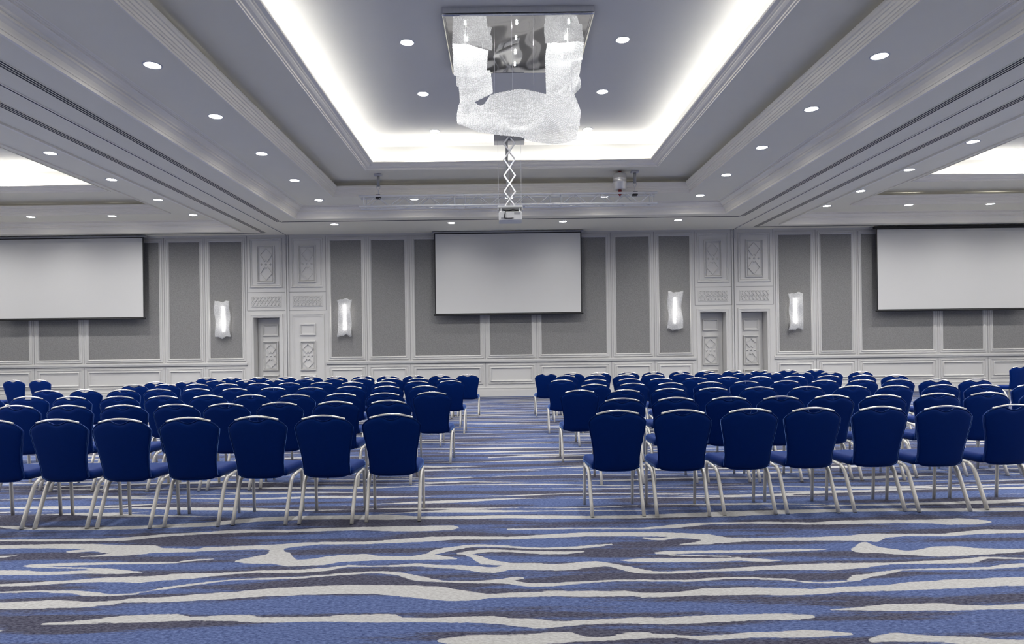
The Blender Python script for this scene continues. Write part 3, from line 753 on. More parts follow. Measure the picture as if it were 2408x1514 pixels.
def door_bay(x0, x1, rec, n):
    """upper carved panel, lattice vent and a (recessed or flush) carved door"""
    xc = (x0 + x1) / 2
    m = MB(); m.wall_loop(x0 + .08, x1 - .08, 3.40, 4.90, WALL_Y, [(0, 0), (.004, .030), (.024, .034), (.034, .008), (.06, .006), (.066, .018), (.08, 0)])
    m.build('panel_moulding', M['wall'], wall)
    ornament(wall, xc, 3.54, 4.68, .54, WALL_Y)
    m = MB()
    for z in (2.70, 3.255):
        m.box(x0, x1, WALL_Y - .004, WALL_Y, z - .006, z + .006)
    for x in (x0, x1):
        seam(m, x, 2.70, 4.99, .012)
    m.build('panel_seam', M['seam'], wall)
    # lattice vent
    gx0, gx1, gz0, gz1 = xc - .44, xc + .44, 2.83, 3.13
    m = MB()
    m.cur = 1
    m.quad((gx0, WALL_Y - .002, gz0), (gx1, WALL_Y - .002, gz0), (gx1, WALL_Y - .002, gz1), (gx0, WALL_Y - .002, gz1))
    m.cur = 0
    m.wall_loop(gx0 - .02, gx1 + .02, gz0 - .02, gz1 + .02, WALL_Y, [(0, 0), (0, .012), (.02, .014), (.022, .002)])
    nx = 8
    st = (gx1 - gx0) / nx
    for k in range(nx):
        a = gx0 + k * st
        for (p, q) in (((a, gz0), (a + st, gz0 + .15)), ((a + st, gz0), (a, gz0 + .15)), ((a, gz0 + .15), (a + st, gz1)), ((a + st, gz0 + .15), (a, gz1))):
            bar(m, p, q, .020, WALL_Y - .002, .016)
        stud(m, a + st / 2, gz0 + .15, .036, WALL_Y - .002, .016)
        stud(m, a, gz0 + .15, .03, WALL_Y - .002, .016)
        stud(m, a + st / 2, gz0 + .02, .022, WALL_Y - .002, .014); stud(m, a + st / 2, gz1 - .02, .022, WALL_Y - .002, .014)
    m.build('vent_grille', [M['wall'], M['wall']], wall)
    # door
    ro = rec if rec else (xc - .395, xc + .395)
    y = WALL_Y + REC - .02 if rec else WALL_Y
    m = MB()
    if rec:
        m.box(ro[0] + .01, ro[1] - .01, y, y + .02, 0.008, DOOR_H - .01)
    else:
        m.box(ro[0], ro[1], y - .006, y + .02, 0.008, DOOR_H)
        y -= .006
    d = m.build(f'door_{n}', M['wall']); d['kind'] = 'structure'
    dc = xc
    m = MB()
    m.wall_loop(dc - .24, dc + .24, 1.93, 2.29, y, [(0, 0), (.004, .040), (.028, .044), (.038, .010), (.055, .008), (.062, 0)])
    m.build('square_panel', M['wall'], d)
    ornament(d, dc, .86, 1.77, .48, y)
    ornament(d, dc, .10, .73, .48, y)
    # surround
    m = MB()
    sx0, sx1 = ro[0] - .10, ro[1] + .10
    for (a, b, o) in ((0, .03, .03), (.03, .07, .02), (.07, .10, .012)):
        m.box(sx0 + a, sx0 + b, WALL_Y - o, WALL_Y, 0.005, DOOR_H + .10 - a)
        m.box(sx1 - b, sx1 - a, WALL_Y - o, WALL_Y, 0.005, DOOR_H + .10 - a)
        m.box(sx0 + b, sx1 - b, WALL_Y - o, WALL_Y, DOOR_H + .10 - b, DOOR_H + .10 - a)
    m.build('door_surround', M['wall'], d)


door_bay(DIV_L - 1.21, DIV_L - .06, recess[0], 1)
door_bay(DIV_L + .06, DIV_L + 1.185, None, 2)
door_bay(DIV_R - 1.185, DIV_R - .06, recess[1], 3)
door_bay(DIV_R + .06, DIV_R + 1.21, recess[2], 4)
# partition pockets: the narrow uprights where the folding walls dock
for x in (DIV_L, DIV_R):
    tn += 1
    m = MB()
    m.box(x - .055, x - .015, WALL_Y - .03, WALL_Y, 0, 4.99); m.box(x + .015, x + .055, WALL_Y - .03, WALL_Y, 0, 4.99)
    m.cur = 1
    m.box(x - .015, x + .015, WALL_Y - .006, WALL_Y, 0, 4.99)
    m.box(x - .02, x + .02, WALL_Y - .05, WALL_Y, 4.72, 4.98)
    structure(m, f'trim_{tn}', [M['wall'], M['greyp']])

# ------------------------------------------------------------------ downlights
ORD = ['', 'first', 'second', 'third', 'fourth', 'fifth', 'sixth', 'seventh', 'eighth', 'ninth', 'tenth', 'eleventh', 'twelfth', 'thirteenth', 'fourteenth']


def make_downlight():
    t = thing('downlight', (0, 0, 0))
    m = MB(); m.smooth = True
    m.lathe([(.098, .01), (.098, -.004), (.112, -.008), (.122, -.004), (.124, .002)], 28)
    m.build('trim_ring', M['whitep'], t)
    m = MB(); m.lathe([(.0005, -.002), (.098, -.002)], 28)
    m.build('lens', M['lens'], t)
    return t


SPOT = bpy.data.lights.new('downlight_beam', 'SPOT')
SPOT.energy = 300; SPOT.spot_size = R(156); SPOT.spot_blend = 1.0; SPOT.shadow_soft_size = .07
SPOT.color = (1.0, 0.985, 0.965)
WASH = SPOT.copy(); WASH.name = 'tray_beam'; WASH.energy = 230
DIM = SPOT.copy(); DIM.name = 'dimmed_beam'; DIM.energy = 75
NEAR = SPOT.copy(); NEAR.name = 'wall_row_beam'; NEAR.energy = 50
EDGE = SPOT.copy(); EDGE.name = 'sconce_row_beam'; EDGE.energy = 125
SIDE = SPOT.copy(); SIDE.name = 'side_bay_beam'; SIDE.energy = 480
SIDEN = SPOT.copy(); SIDEN.name = 'side_wall_beam'; SIDEN.energy = 210
SIDEW = SPOT.copy(); SIDEW.name = 'side_tray_beam'; SIDEW.energy = 420
proto = None


def downlight(x, y, z, label, group):
    global proto
    if proto is None:
        proto = make_downlight(); t = proto
    else:
        t = copy_tree(proto)
        for ch in list(t.children):
            if ch.type == 'LIGHT': bpy.data.objects.remove(ch)
    t.location = (x, y, z)
    tag(t, label, 'ceiling light', group)
    return t


LIGHT_POS = []
HIDDEN = 'round white ceiling downlight over the rear of the hall'


def dl(x, y, z, label, group='recessed ceiling downlights'):
    vis = True
    if y < 6: vis = False
    px = 1181 + x / max(y, .1) * FPX; py = 820 - (z - H_CAM) / max(y, .1) * FPX
    if px < -60 or px > 2470 or py < -60: vis = False
    if vis:
        downlight(x, y, z, label, group)
    else:
        downlight(x, y, z, HIDDEN, 'downlights beyond the picture')
    LIGHT_POS.append((x, y, z))


for side, x in (('left', -4.57), ('right', 5.03)):
    for k, y in enumerate((16.6, 14.65, 12.65, 10.62, 8.7, 6.75, 4.8, 2.85, .9, -1.05, -3.0)):
        dl(x, y, Z1, f'round downlight, {ORD[k + 1]} from the screen wall, {side} edge row of the middle ceiling bay')
for k, x in enumerate((-2.17, .22, 2.62)):
    dl(x, 16.6, Z1, f'round downlight behind the truss, {("left of", "level with", "right of")[k]} the projector lift')
for k, x in enumerate((-4.66, -1.38, 1.75, 4.98)):
    dl(x, 18.5, Z0, 'round downlight on the flat soffit above the centre screen, ' + ('far left of four', 'just left of the projector', 'just right of the projector', 'far right of four')[k])
for side, x in (('left', -1.44), ('right', 1.96)):
    for k, y in enumerate((14.65, 12.5, 10.4, 8.3, 6.2, 4.1, 2.0, -.1, -2.0)):
        dl(x, y, Z4, f'round downlight in the bright middle tray, {ORD[k + 1]} from the screen wall, {side} of chandelier')
LY = (16.35, 14.4, 12.45, 10.5, 8.55, 6.6, 4.65, 2.7, .75, -1.2, -3.15)
for side, s, x0, yr in (('left', -1, -8.49, 18.2), ('right', 1, 8.94, 18.05)):
    dl(x0, yr, Z1, f'round downlight at the inner far corner of the {side} ceiling bay')
    for k, y in enumerate(LY):
        dl(x0, y, Z1, f'round downlight, {ORD[k + 2]} from the screen wall, inner row of the {side} ceiling bay')
    for k in range(1, 5):
        dl(x0 + s * 2.24 * k, yr, Z1, f'round downlight over the {side} screen, {ORD[k + 1]} from the inner corner of the {side} bay')
    xo = x0 + s * 10.0
    for k, y in enumerate((18.1,) + LY):
        if k % 2 == 0:
            dl(xo, y, Z1, HIDDEN)
    xi = -12.4 if s < 0 else 12.95
    for k, y in enumerate((16.6, 14.5, 12.4, 10.3, 8.2, 6.1, 4.0, 1.9, -.2)):
        dl(xi, y, Z4, f'round downlight inside the bright tray of the {side} ceiling bay, {ORD[k + 1]} from the screen wall')
        if k % 2 == 0: dl(xi + s * 2.6, y, Z4, HIDDEN)
for (x, y, z) in LIGHT_POS:
    side = abs(x - .27) > 7
    if side:
        data = SIDEN if y > 17.5 else SIDEW if z > 6 else SIDE
    elif y > 17.5:
        data = EDGE if abs(x - .27) > 3 else NEAR
    else:
        data = DIM if y < 6 else WASH if z > 6 else SPOT
    lo = bpy.data.objects.new('downlight_beam', data)
    lo.location = (x, y, z - .02)
    COL.objects.link(lo)

# ------------------------------------------------------------------ projection screens
def screen(x0, x1, z0, z1, y, case, label):
    t = thing('projection_screen', ((x0 + x1) / 2, y, z0))
    w = (x1 - x0) / 2; h = z1 - z0
    b = .035
    m = MB(); m.box(-w, w, -.002, .002, .05, h)
    m.build('black_border', M['black'], t)
    m = MB(); m.quad((-w + b, -.0035, .05 + b * .6), (w - b, -.0035, .05 + b * .6), (w - b, -.0035, h - b - case * .0), (-w + b, -.0035, h - b))
    m.build('white_surface', M['screen'], t)
    m = MB(); m.smooth = True
    m.tube([(-w - .03, 0, .028), (w + .03, 0, .028)], .026, 12)
    m.build('bottom_bar', M['black'], t)
    m = MB(); m.box(-w - .06, w + .06, -.05, .07, h - .004, h + max(case, .04), bev=.008)
    m.build('roller_case', M['black' if case > .05 else 'greyp'], t)
    for s in (-1, 1):
        m = MB(); m.box(s * (w - .2) - .02, s * (w - .2) + .02, .0, .02, h + max(case, .04) - .002, Z0 - z0 - .002)
        m.build('bracket', M['greyp'], t)
    tag(t, label, 'projection screen', 'projection screens on the screen wall')


SY = WALL_Y - .27
screen(-2.005, 2.42, 2.46, 4.945, SY, .02, 'large white black-bordered projection screen in the middle, behind the hanging projector')
screen(-15.3, -10.73, 2.47, 4.945, SY, .02, 'large white projection screen in the left bay, left edge cut off')
screen(11.27, 15.9, 2.42, 4.925, SY, .055, 'large white projection screen in the right bay with thick black top')

# ------------------------------------------------------------------ wall sconces
def sconce(x, zb, zt, seed, label):
    t = thing('wall_sconce', (x, WALL_Y - .004, zb))
    h = zt - zb
    rnd = random.Random(seed)
    p1, p2, p3 = (rnd.uniform(0, 6.28) for _ in range(3))
    m = MB(); m.box(-.07, .07, -.03, 0, h * .12, h * .92, bev=.006)
    m.build('back_plate', M['steel'], t)
    m = MB(); m.smooth = True
    m.lathe([(.003, h * .14)] + [(.026 + .014 * rnd.random(), h * (.15 + .72 * k / 24)) for k in range(25)] + [(.003, h * .88)], 14, c=(0, -.075, 0))
    m.build('lamp_tube', M['tube'], t)
    m = MB()
    for z in (h * .15, h * .88):
        m.box(-.03, .03, -.105, -.028, z - .02, z + .02)
    m.build('tube_holder', M['steel'], t)
    G = []
    for off in (0.0, .006):
        rows = []
        for j in range(29):
            v = j / 28
            wl = .235 + .018 * math.sin(v * 9 + p1) - .05 * math.sin(v * PI) * abs(math.sin(p2))
            wr = .235 + .018 * math.sin(v * 8 + p2) - .04 * math.sin(v * PI) * abs(math.sin(p3))
            row = []
            for i in range(15):
                u = i / 14
                xx = -wl + (wl + wr) * u
                yy = -.135 + .022 * math.sin(u * 5 + p3 + v * 3) + .02 * math.sin(v * 11 + p1) - off
                zz = h * v + (.02 * math.sin(u * 7 + p1) + .012 * math.sin(u * 15 + p2)) * (1 if v > .97 else (v < .03) * 1.6)
                row.append((xx, yy, zz))
            rows.append(row)
        G.append(rows)
    m = MB(); m.smooth = True
    m.grid(G[0])
    o = m.build('glass_sheet', M['glass'], t)
    sm = o.modifiers.new('thick', 'SOLIDIFY'); sm.thickness = .008
    tag(t, label, 'wall light', 'wavy glass wall sconces')


sconce(-8.45, 1.90, 2.99, 3, 'lit wavy glass wall sconce on grey fabric left of the left doors, in left bay')
sconce(-4.76, 1.90, 3.01, 5, 'lit wavy glass wall sconce between the left doors and the centre screen')
sconce(5.25, 1.97, 3.11, 8, 'lit wavy glass wall sconce between the centre screen and the right doors')
sconce(8.90, 1.92, 3.03, 12, 'lit wavy glass wall sconce right of the right doors, in the right bay')

# ------------------------------------------------------------------ chandelier
ch = thing('chandelier', (0.285, 10.33, Z4))
CX, CY, CZ = 0.285, 10.33, Z4


def cp(x, y, z): return (x - CX, y - CY, z - CZ)


m = MB()
m.box(-1.075, 1.075, -.99, 1.0, -.085, -.001)
m.build('mount_frame', M['steel'], ch)
# polished underside, very slightly buckled
G = []
for j in range(41):
    row = []
    for i in range(41):
        x = -1.08 + 2.16 * i / 40; y = -.995 + 2.0 * j / 40
        e = min(1, 6 * min(i, 40 - i) / 40, 6 * min(j, 40 - j) / 40)
        row.append((x, y, -.10 + .0022 * e * (math.sin(x * 5.1 + 1) * math.sin(y * 4.3) + .6 * math.sin(x * 9 + y * 7))))
    G.append(row)
m = MB(); m.smooth = True; m.grid(G)
o = m.build('mirror_plate', M['mirror'], ch)
sm = o.modifiers.new('thick', 'SOLIDIFY'); sm.thickness = .012; sm.offset = -1 if False else 1
BULBS = [(.27, 9.6), (.27, 10.07), (.27, 10.56), (.27, 11.0), (-.48, 9.6), (-.48, 10.1), (1.03, 9.6), (1.03, 10.1), (-.48, 10.75), (1.03, 10.75)]
PT = bpy.data.lights.new('halogen_glow', 'POINT'); PT.energy = 10; PT.shadow_soft_size = .012
for (bx, by) in BULBS:
    m = MB(); m.smooth = True
    m.lathe([(.004, -.10), (.032, -.102), (.035, -.107), (.022, -.110), (.018, -.116), (.004, -.117)], 14, c=cp(bx, by, Z4))
    s = m.build('spot_socket', M['steel'], ch)
    m = MB(); m.smooth = True
    m.lathe([(.001, -.116), (.011, -.118), (.015, -.122), (.010, -.128), (.001, -.130)], 12, c=cp(bx, by, Z4))
    m.build('bulb', M['bulb'], s)
    lo = bpy.data.objects.new('halogen_glow', PT); lo.location = (bx, by, Z4 - .146); COL.objects.link(lo)


def interp(pl, t):
    for (a, b) in zip(pl[:-1], pl[1:]):
        if t <= b[0] or b is pl[-1]:
            k = (t - a[0]) / (b[0] - a[0])
            return tuple(a[i] + (b[i] - a[i]) * k for i in range(len(a)))


def crystal_sheet(top, bot, y, amp, seed, lean=0.0, pitch=.0155):
    """top / bot: polylines (x, z) in metres; the sheet is a net of faceted crystal beads on a fine mesh"""
    rnd = random.Random(seed)
    p = [rnd.uniform(0, 6.28) for _ in range(4)]
    def norm(pl):
        x0, x1 = pl[0][0], pl[-1][0]
        return [((q[0] - x0) / (x1 - x0), q[0], q[1]) for q in pl]
    T, B = norm(top), norm(bot)
    def pt(u, v):
        a = interp(T, u); b = interp(B, u)
        x = a[1] + (b[1] - a[1]) * v; z = a[2] + (b[2] - a[2]) * v
        yy = y + amp * (math.sin(u * 5.5 + p[0] + v * 2) + .6 * math.sin(v * 6 + p[1] + u * 3) + .35 * math.sin(u * 12 + p[2])) + lean * v
        return Vector(cp(x, yy, z))
    W = abs(top[-1][0] - top[0][0]); Hh = max(abs(a[1] - b[1]) for a, b in zip((top[0], top[len(top) // 2], top[-1]), (bot[0], bot[len(bot) // 2], bot[-1])))
    nu, nv = max(6, int(W / pitch)), max(6, int(Hh / pitch))
    m = MB()
    m.smooth = True; m.cur = 1
    m.grid([[pt(i / (nu // 2), j / (nv // 2)) for j in range(nv // 2 + 1)] for i in range(nu // 2 + 1)])
    m.smooth = False; m.cur = 0
    r = pitch * .52
    for i in range(nu + 1):
        for j in range(nv + 1):
            c = pt(i / nu, j / nv) + Vector((rnd.uniform(-.002, .002), rnd.uniform(-.004, .004), rnd.uniform(-.003, .003)))
            r = pitch * rnd.uniform(.40, .62)
            a = rnd.uniform(0, 1.57); b2 = rnd.uniform(-.5, .5)
            ux = Vector((math.cos(a), math.sin(a), b2)).normalized() * r
            uy = Vector((-math.sin(a), math.cos(a), rnd.uniform(-.5, .5))).normalized() * r
            uz = Vector((0, 0, r))
            n0 = len(m.v)
            m.v += [tuple(c + q) for q in (ux, uy, -ux, -uy, uz, -uz)]
            for k in range(4):
                k2 = (k + 1) % 4
                m.face((n0 + k, n0 + k2, n0 + 4)); m.face((n0 + k2, n0 + k, n0 + 5))
    o = m.build('crystal_sheet', [M['crystal'], M['net']], ch, fix=False)
    return pt


def upx(x, y, d):
    """metres on the vertical plane at depth d for a sight line measured on the photograph"""
    r = .0125
    dx, dy = x - 1181, y - 820
    return ((dx - r * dy) / FPX * d, H_CAM - (dy + r * dx) / FPX * d)


def prof(pts, d): return [upx(x, y, d) for x, y in pts]


WIRES = []
def hang(sheet_args, us):
    f = crystal_sheet(*sheet_args)
    for u in us:
        WIRES.append(f(u, 0.02))


d = 10.2
hang((prof([(1063, 91), (1085, 101), (1115, 111), (1147, 118)], d), prof([(1068, 178), (1090, 182), (1115, 182), (1143, 172)], d), d, .025, 1), (.15, .85))
d = 10.65
hang((prof([(1072, 168), (1100, 170), (1130, 168), (1152, 167)], d), prof([(1075, 202), (1098, 206), (1125, 205), (1157, 196)], d), d, .02, 2), (.2, .8))
d = 11.0
hang((prof([(1079, 196), (1100, 198), (1130, 196), (1157, 192)], d), prof([(1082, 241), (1100, 243), (1118, 239), (1158, 218)], d), d, .02, 3), (.2, .8))
d = 10.2
hang((prof([(1288, 96), (1312, 101), (1340, 102), (1373, 95)], d), prof([(1282, 140), (1310, 141), (1345, 142), (1369, 140)], d), d, .025, 4), (.15, .85))
d = 10.5
hang((prof([(1282, 136), (1312, 137), (1340, 138), (1368, 136)], d), prof([(1285, 224), (1312, 226), (1340, 214), (1358, 196)], d), d, .02, 5), (.15, .85))
d = 10.15
hang((prof([(1318, 214), (1335, 196), (1350, 188), (1362, 182)], d), prof([(1306, 222), (1325, 228), (1348, 226), (1366, 204)], d), d, .02, 6), (.5,))
d = 9.75
hang((prof([(1078, 246), (1086, 230), (1093, 221), (1103, 223), (1113, 236), (1122, 245), (1132, 248), (1140, 243), (1147, 231), (1153, 223), (1175, 218), (1205, 214), (1226, 212), (1252, 217), (1278, 222), (1300, 224), (1350, 218), (1365, 258)], d),
      prof([(1075, 284), (1100, 292), (1130, 300), (1160, 300), (1190, 302), (1225, 302), (1262, 300), (1300, 300), (1340, 300), (1362, 296)], d), d, .035, 7), (.06, .3, .62, .9))
d = 9.5
hang((prof([(1075, 268), (1100, 266), (1130, 264), (1160, 266), (1182, 278), (1204, 293), (1224, 299), (1246, 293), (1268, 278), (1285, 252), (1300, 228), (1320, 246), (1345, 262), (1366, 262)], d),
      prof([(1076, 291), (1100, 300), (1126, 312), (1150, 316), (1175, 319), (1205, 319), (1226, 320), (1246, 328), (1275, 333), (1305, 337), (1330, 334), (1356, 326)], d), d, .04, 8), (.08, .45, .93))
m = MB()
for w in WIRES:
    m.tube([w, (w.x, w.y, -.10)], .0022, 5)
m.build('hanging_wires', M['steel'], ch)
tag(ch, 'large chandelier of draped crystal bead sheets under a square mirror ceiling plate', 'chandelier')

# ------------------------------------------------------------------ projector lift and projector
LXp, LYp = .21, 14.45
t = thing('projector_lift', (LXp, LYp, Z4))
m = MB(); m.box(-.34, .34, .03, .36, -.28, -.001, bev=.01)
m.build('ceiling_box', M['greyp'], t)
LV = [-.21, -.354, -.707, -1.06, -1.413, -1.742]      # apex, then the outer pivots
m = MB(); m.box(-.07, .07, -.06, .032, -.24, -.18, bev=.006)
m.build('lift_bracket', M['greyp'], t)
for yy in (-.045, .02):
    for k in range(5):
        za, zb = LV[k], LV[k + 1]
        for s in (-1, 1):
            m = MB()
            p = Vector((0 if k == 0 else -s * .122, yy, za)); q = Vector((s * .122, yy, zb))
            dvec = (q - p); L_ = dvec.length + .02
            ang = math.atan2(dvec.x, -dvec.z)
            Mx = Matrix.Translation((p + q) / 2) @ Matrix.Rotation(-ang, 4, 'Y')
            m.box(-.0135, .0135, -.004 + s * .005, .004 + s * .005, -L_ / 2, L_ / 2, Mx)
            m.build('scissor_arm', M['steel'], t)
m = MB(); m.tube([(-.06, .05, -.2), (-.055, .05, -1.0), (-.03, .05, -1.45), (-.02, .04, -1.76)], .03, 10)
m.build('cable_conduit', M['greyp'], t)
for s in (-1, 1):
    m = MB(); m.tube([(s * .252, .06, -.27), (s * .248, 0, -1.77)], .004, 6)
    m.build('guide_wire', M['steel'], t)
m = MB()
m.box(-.27, .27, -.16, .16, -1.79, -1.742, bev=.006)
m.build('carrier_plate', M['whitep'], t)
m = MB()
for s in (-1, 1):
    m.box(s * .262 - .012, s * .262 + .012, -.15, .15, -1.835, -1.788)
m.build('side_bracket', M['whitep'], t)
tag(t, 'scissor projector lift hanging from the ceiling tray between chandelier and truss', 'projector lift')
t = thing('projector', (LXp, LYp, Z4 - 2.075))
m = MB(); m.box(-.25, .25, -.2, .2, 0, .195, bev=.012)
m.build('body', M['whitep'], t)
m = MB(); m.box(.085, .21, -.2035, -.199, .125, .17)
m.build('vent_grille', M['greyp'], t)
m = MB(); m.box(-.2, .08, -.2035, -.199, .028, .062)
for k in range(6):
    m.box(-.18 + k * .042, -.16 + k * .042, -.208, -.203, .034, .055)
m.build('connector_panel', M['greyp'], t)
m = MB(); m.smooth = True
m.tube([(-.12, -.21, .046), (-.125, -.235, .09), (-.115, -.23, .14), (-.10, -.19, .20), (.02, -.12, .215), (.2, -.12, .218)], .011, 6)
m.tube([(.05, -.208, .046), (.03, -.24, .036), (-.06, -.24, .034), (-.12, -.208, .046)], .007, 6)
m.build('cable', M['black'], t)
m = MB(); m.smooth = True
m.tube([(-.17, -.165, .235), (-.05, -.17, .215), (.06, -.168, .24), (.17, -.165, .228)], .016, 8)
m.build('cable', M['black'], t)
m = MB(); m.smooth = True
m.tube([(.11, .195, .1), (.11, .24, .1)], .05, 16)
m.build('lens', M['black'], t)
m = MB()
for sx in (-1, 1):
    for sy in (-1, 1):
        m.box(sx * .2 - .01, sx * .2 + .01, sy * .13 - .01, sy * .13 + .01, .193, .2845)
m.build('mounting_post', M['steel'], t)
tag(t, 'white ceiling projector with black cables at the bottom of the scissor lift', 'projector')

# ------------------------------------------------------------------ lighting truss
TX0, TX1, TY, TZ0, TZ1, TDY = -3.32, 3.68, 15.46, 4.83, 5.07, .26
t = thing('lighting_truss', ((TX0 + TX1) / 2, TY, TZ0))
hx = (TX1 - TX0) / 2
hz = TZ1 - TZ0
for (yy, zz) in ((0, 0), (0, hz), (TDY, 0), (TDY, hz)):
    m = MB(); m.smooth = True
    m.tube([(-hx, yy, zz), (hx, yy, zz)], .025, 10)
    m.build('chord', M['alu'], t)
segs = [(-hx + .08, -hx + 2.2), (-hx + 2.52, hx - 2.52), (hx - 2.2, hx - .08)]
def zig(m, P0, P1, n, flip):
    pass
faces = (('front', lambda x, a: (x, 0, a * hz)), ('back', lambda x, a: (x, TDY, a * hz)), ('top', lambda x, a: (x, a * TDY, hz)), ('bottom', lambda x, a: (x, a * TDY, 0)))
for fn, fp in faces:
    for (xa, xb) in ((-hx + .12, -hx + 2.24), (-hx + 2.5, hx - 2.5), (hx - 2.24, hx - .12)):
        m = MB(); m.smooth = True
        n = max(4, int(round((xb - xa) / .285)))
        for k in range(n):
            x0 = xa + (xb - xa) * k / n; x1 = xa + (xb - xa) * (k + 1) / n
            a0 = (k % 2); a1 = 1 - a0
            m.tube([fp(x0, a0), fp(x1, a1)], .009, 6)
        for x in (xa, xb):
            m.tube([fp(x, 0), fp(x, 1)], .012, 6)
        m.build('bracing', M['alu'], t)
for x in (-hx + 2.37, hx - 2.37):
    for (yy, zz) in ((0, 0), (0, hz), (TDY, 0), (TDY, hz)):
        m = MB(); m.smooth = True
        m.tube([(x - .09, yy, zz), (x - .03, yy, zz), (x + .03, yy, zz), (x + .09, yy, zz)], .031, 10)
        m.build('coupler', M['alu'], t)
tag(t, 'long horizontal aluminium box truss hanging in front of the far ceiling moulding', 'truss')


def hanger(x, label):
    t = thing('truss_hanger', (x, TY + .06, TZ1))
    top = Z2 - TZ1
    m = MB(); m.smooth = True; m.tube([(0, 0, .24), (0, 0, top - .045)], .034, 12)
    m.build('sleeve', M['greyp'], t)
    m = MB(); m.box(-.09, .09, -.05, .05, top - .05, top - .002, bev=.006)
    m.build('ceiling_clamp', M['steel'], t)
    m = MB(); m.smooth = True
    m.tube([(-.045, 0, .25), (-.04, 0, .2), (0, 0, .14), (.04, 0, .2), (.045, 0, .25)], .006, 6)
    m.tube([(0, 0, .145), (0, 0, .03)], .006, 6)
    m.build('shackle', M['steel'], t)
    m = MB(); m.box(-.055, .055, -.07, .07, -.055, .035, bev=.005)
    m.build('beam_clamp', M['black'], t)
    tag(t, label, 'hanger', 'hangers of the lighting truss')


hanger(-2.87, 'grey hanger with black clamp holding the left end of the truss')
hanger(3.17, 'grey hanger with black clamp holding the truss beside the silver hoist')
t = thing('chain_hoist', (2.82, TY + .08, TZ1))
m = MB(); m.smooth = True
q = .055
m.lathe([(.02, .03 + q), (.10, .03 + q), (.145, .035 + q), (.155, .05 + q), (.155, .20 + q), (.158, .205 + q), (.158, .215 + q), (.155, .22 + q), (.155, .28 + q), (.158, .285 + q), (.158, .295 + q), (.155, .30 + q), (.155, .395 + q), (.145, .41 + q), (.10, .415 + q), (.02, .415 + q)], 28)
m.build('drum', M['drum'], t)
for z0, z1 in ((.465, Z2 - TZ1 - .002), (-.055, .09)):
    m = MB(); m.smooth = True
    m.lathe([(.012, z0), (.042, z0 + (.045 if z0 < 0 else .0)), (.042, z1 - .01), (.012, z1)], 14)
    m.build('hook', M['red'], t)
tag(t, 'silver cylindrical chain hoist with red hooks above the right part of the truss', 'hoist')

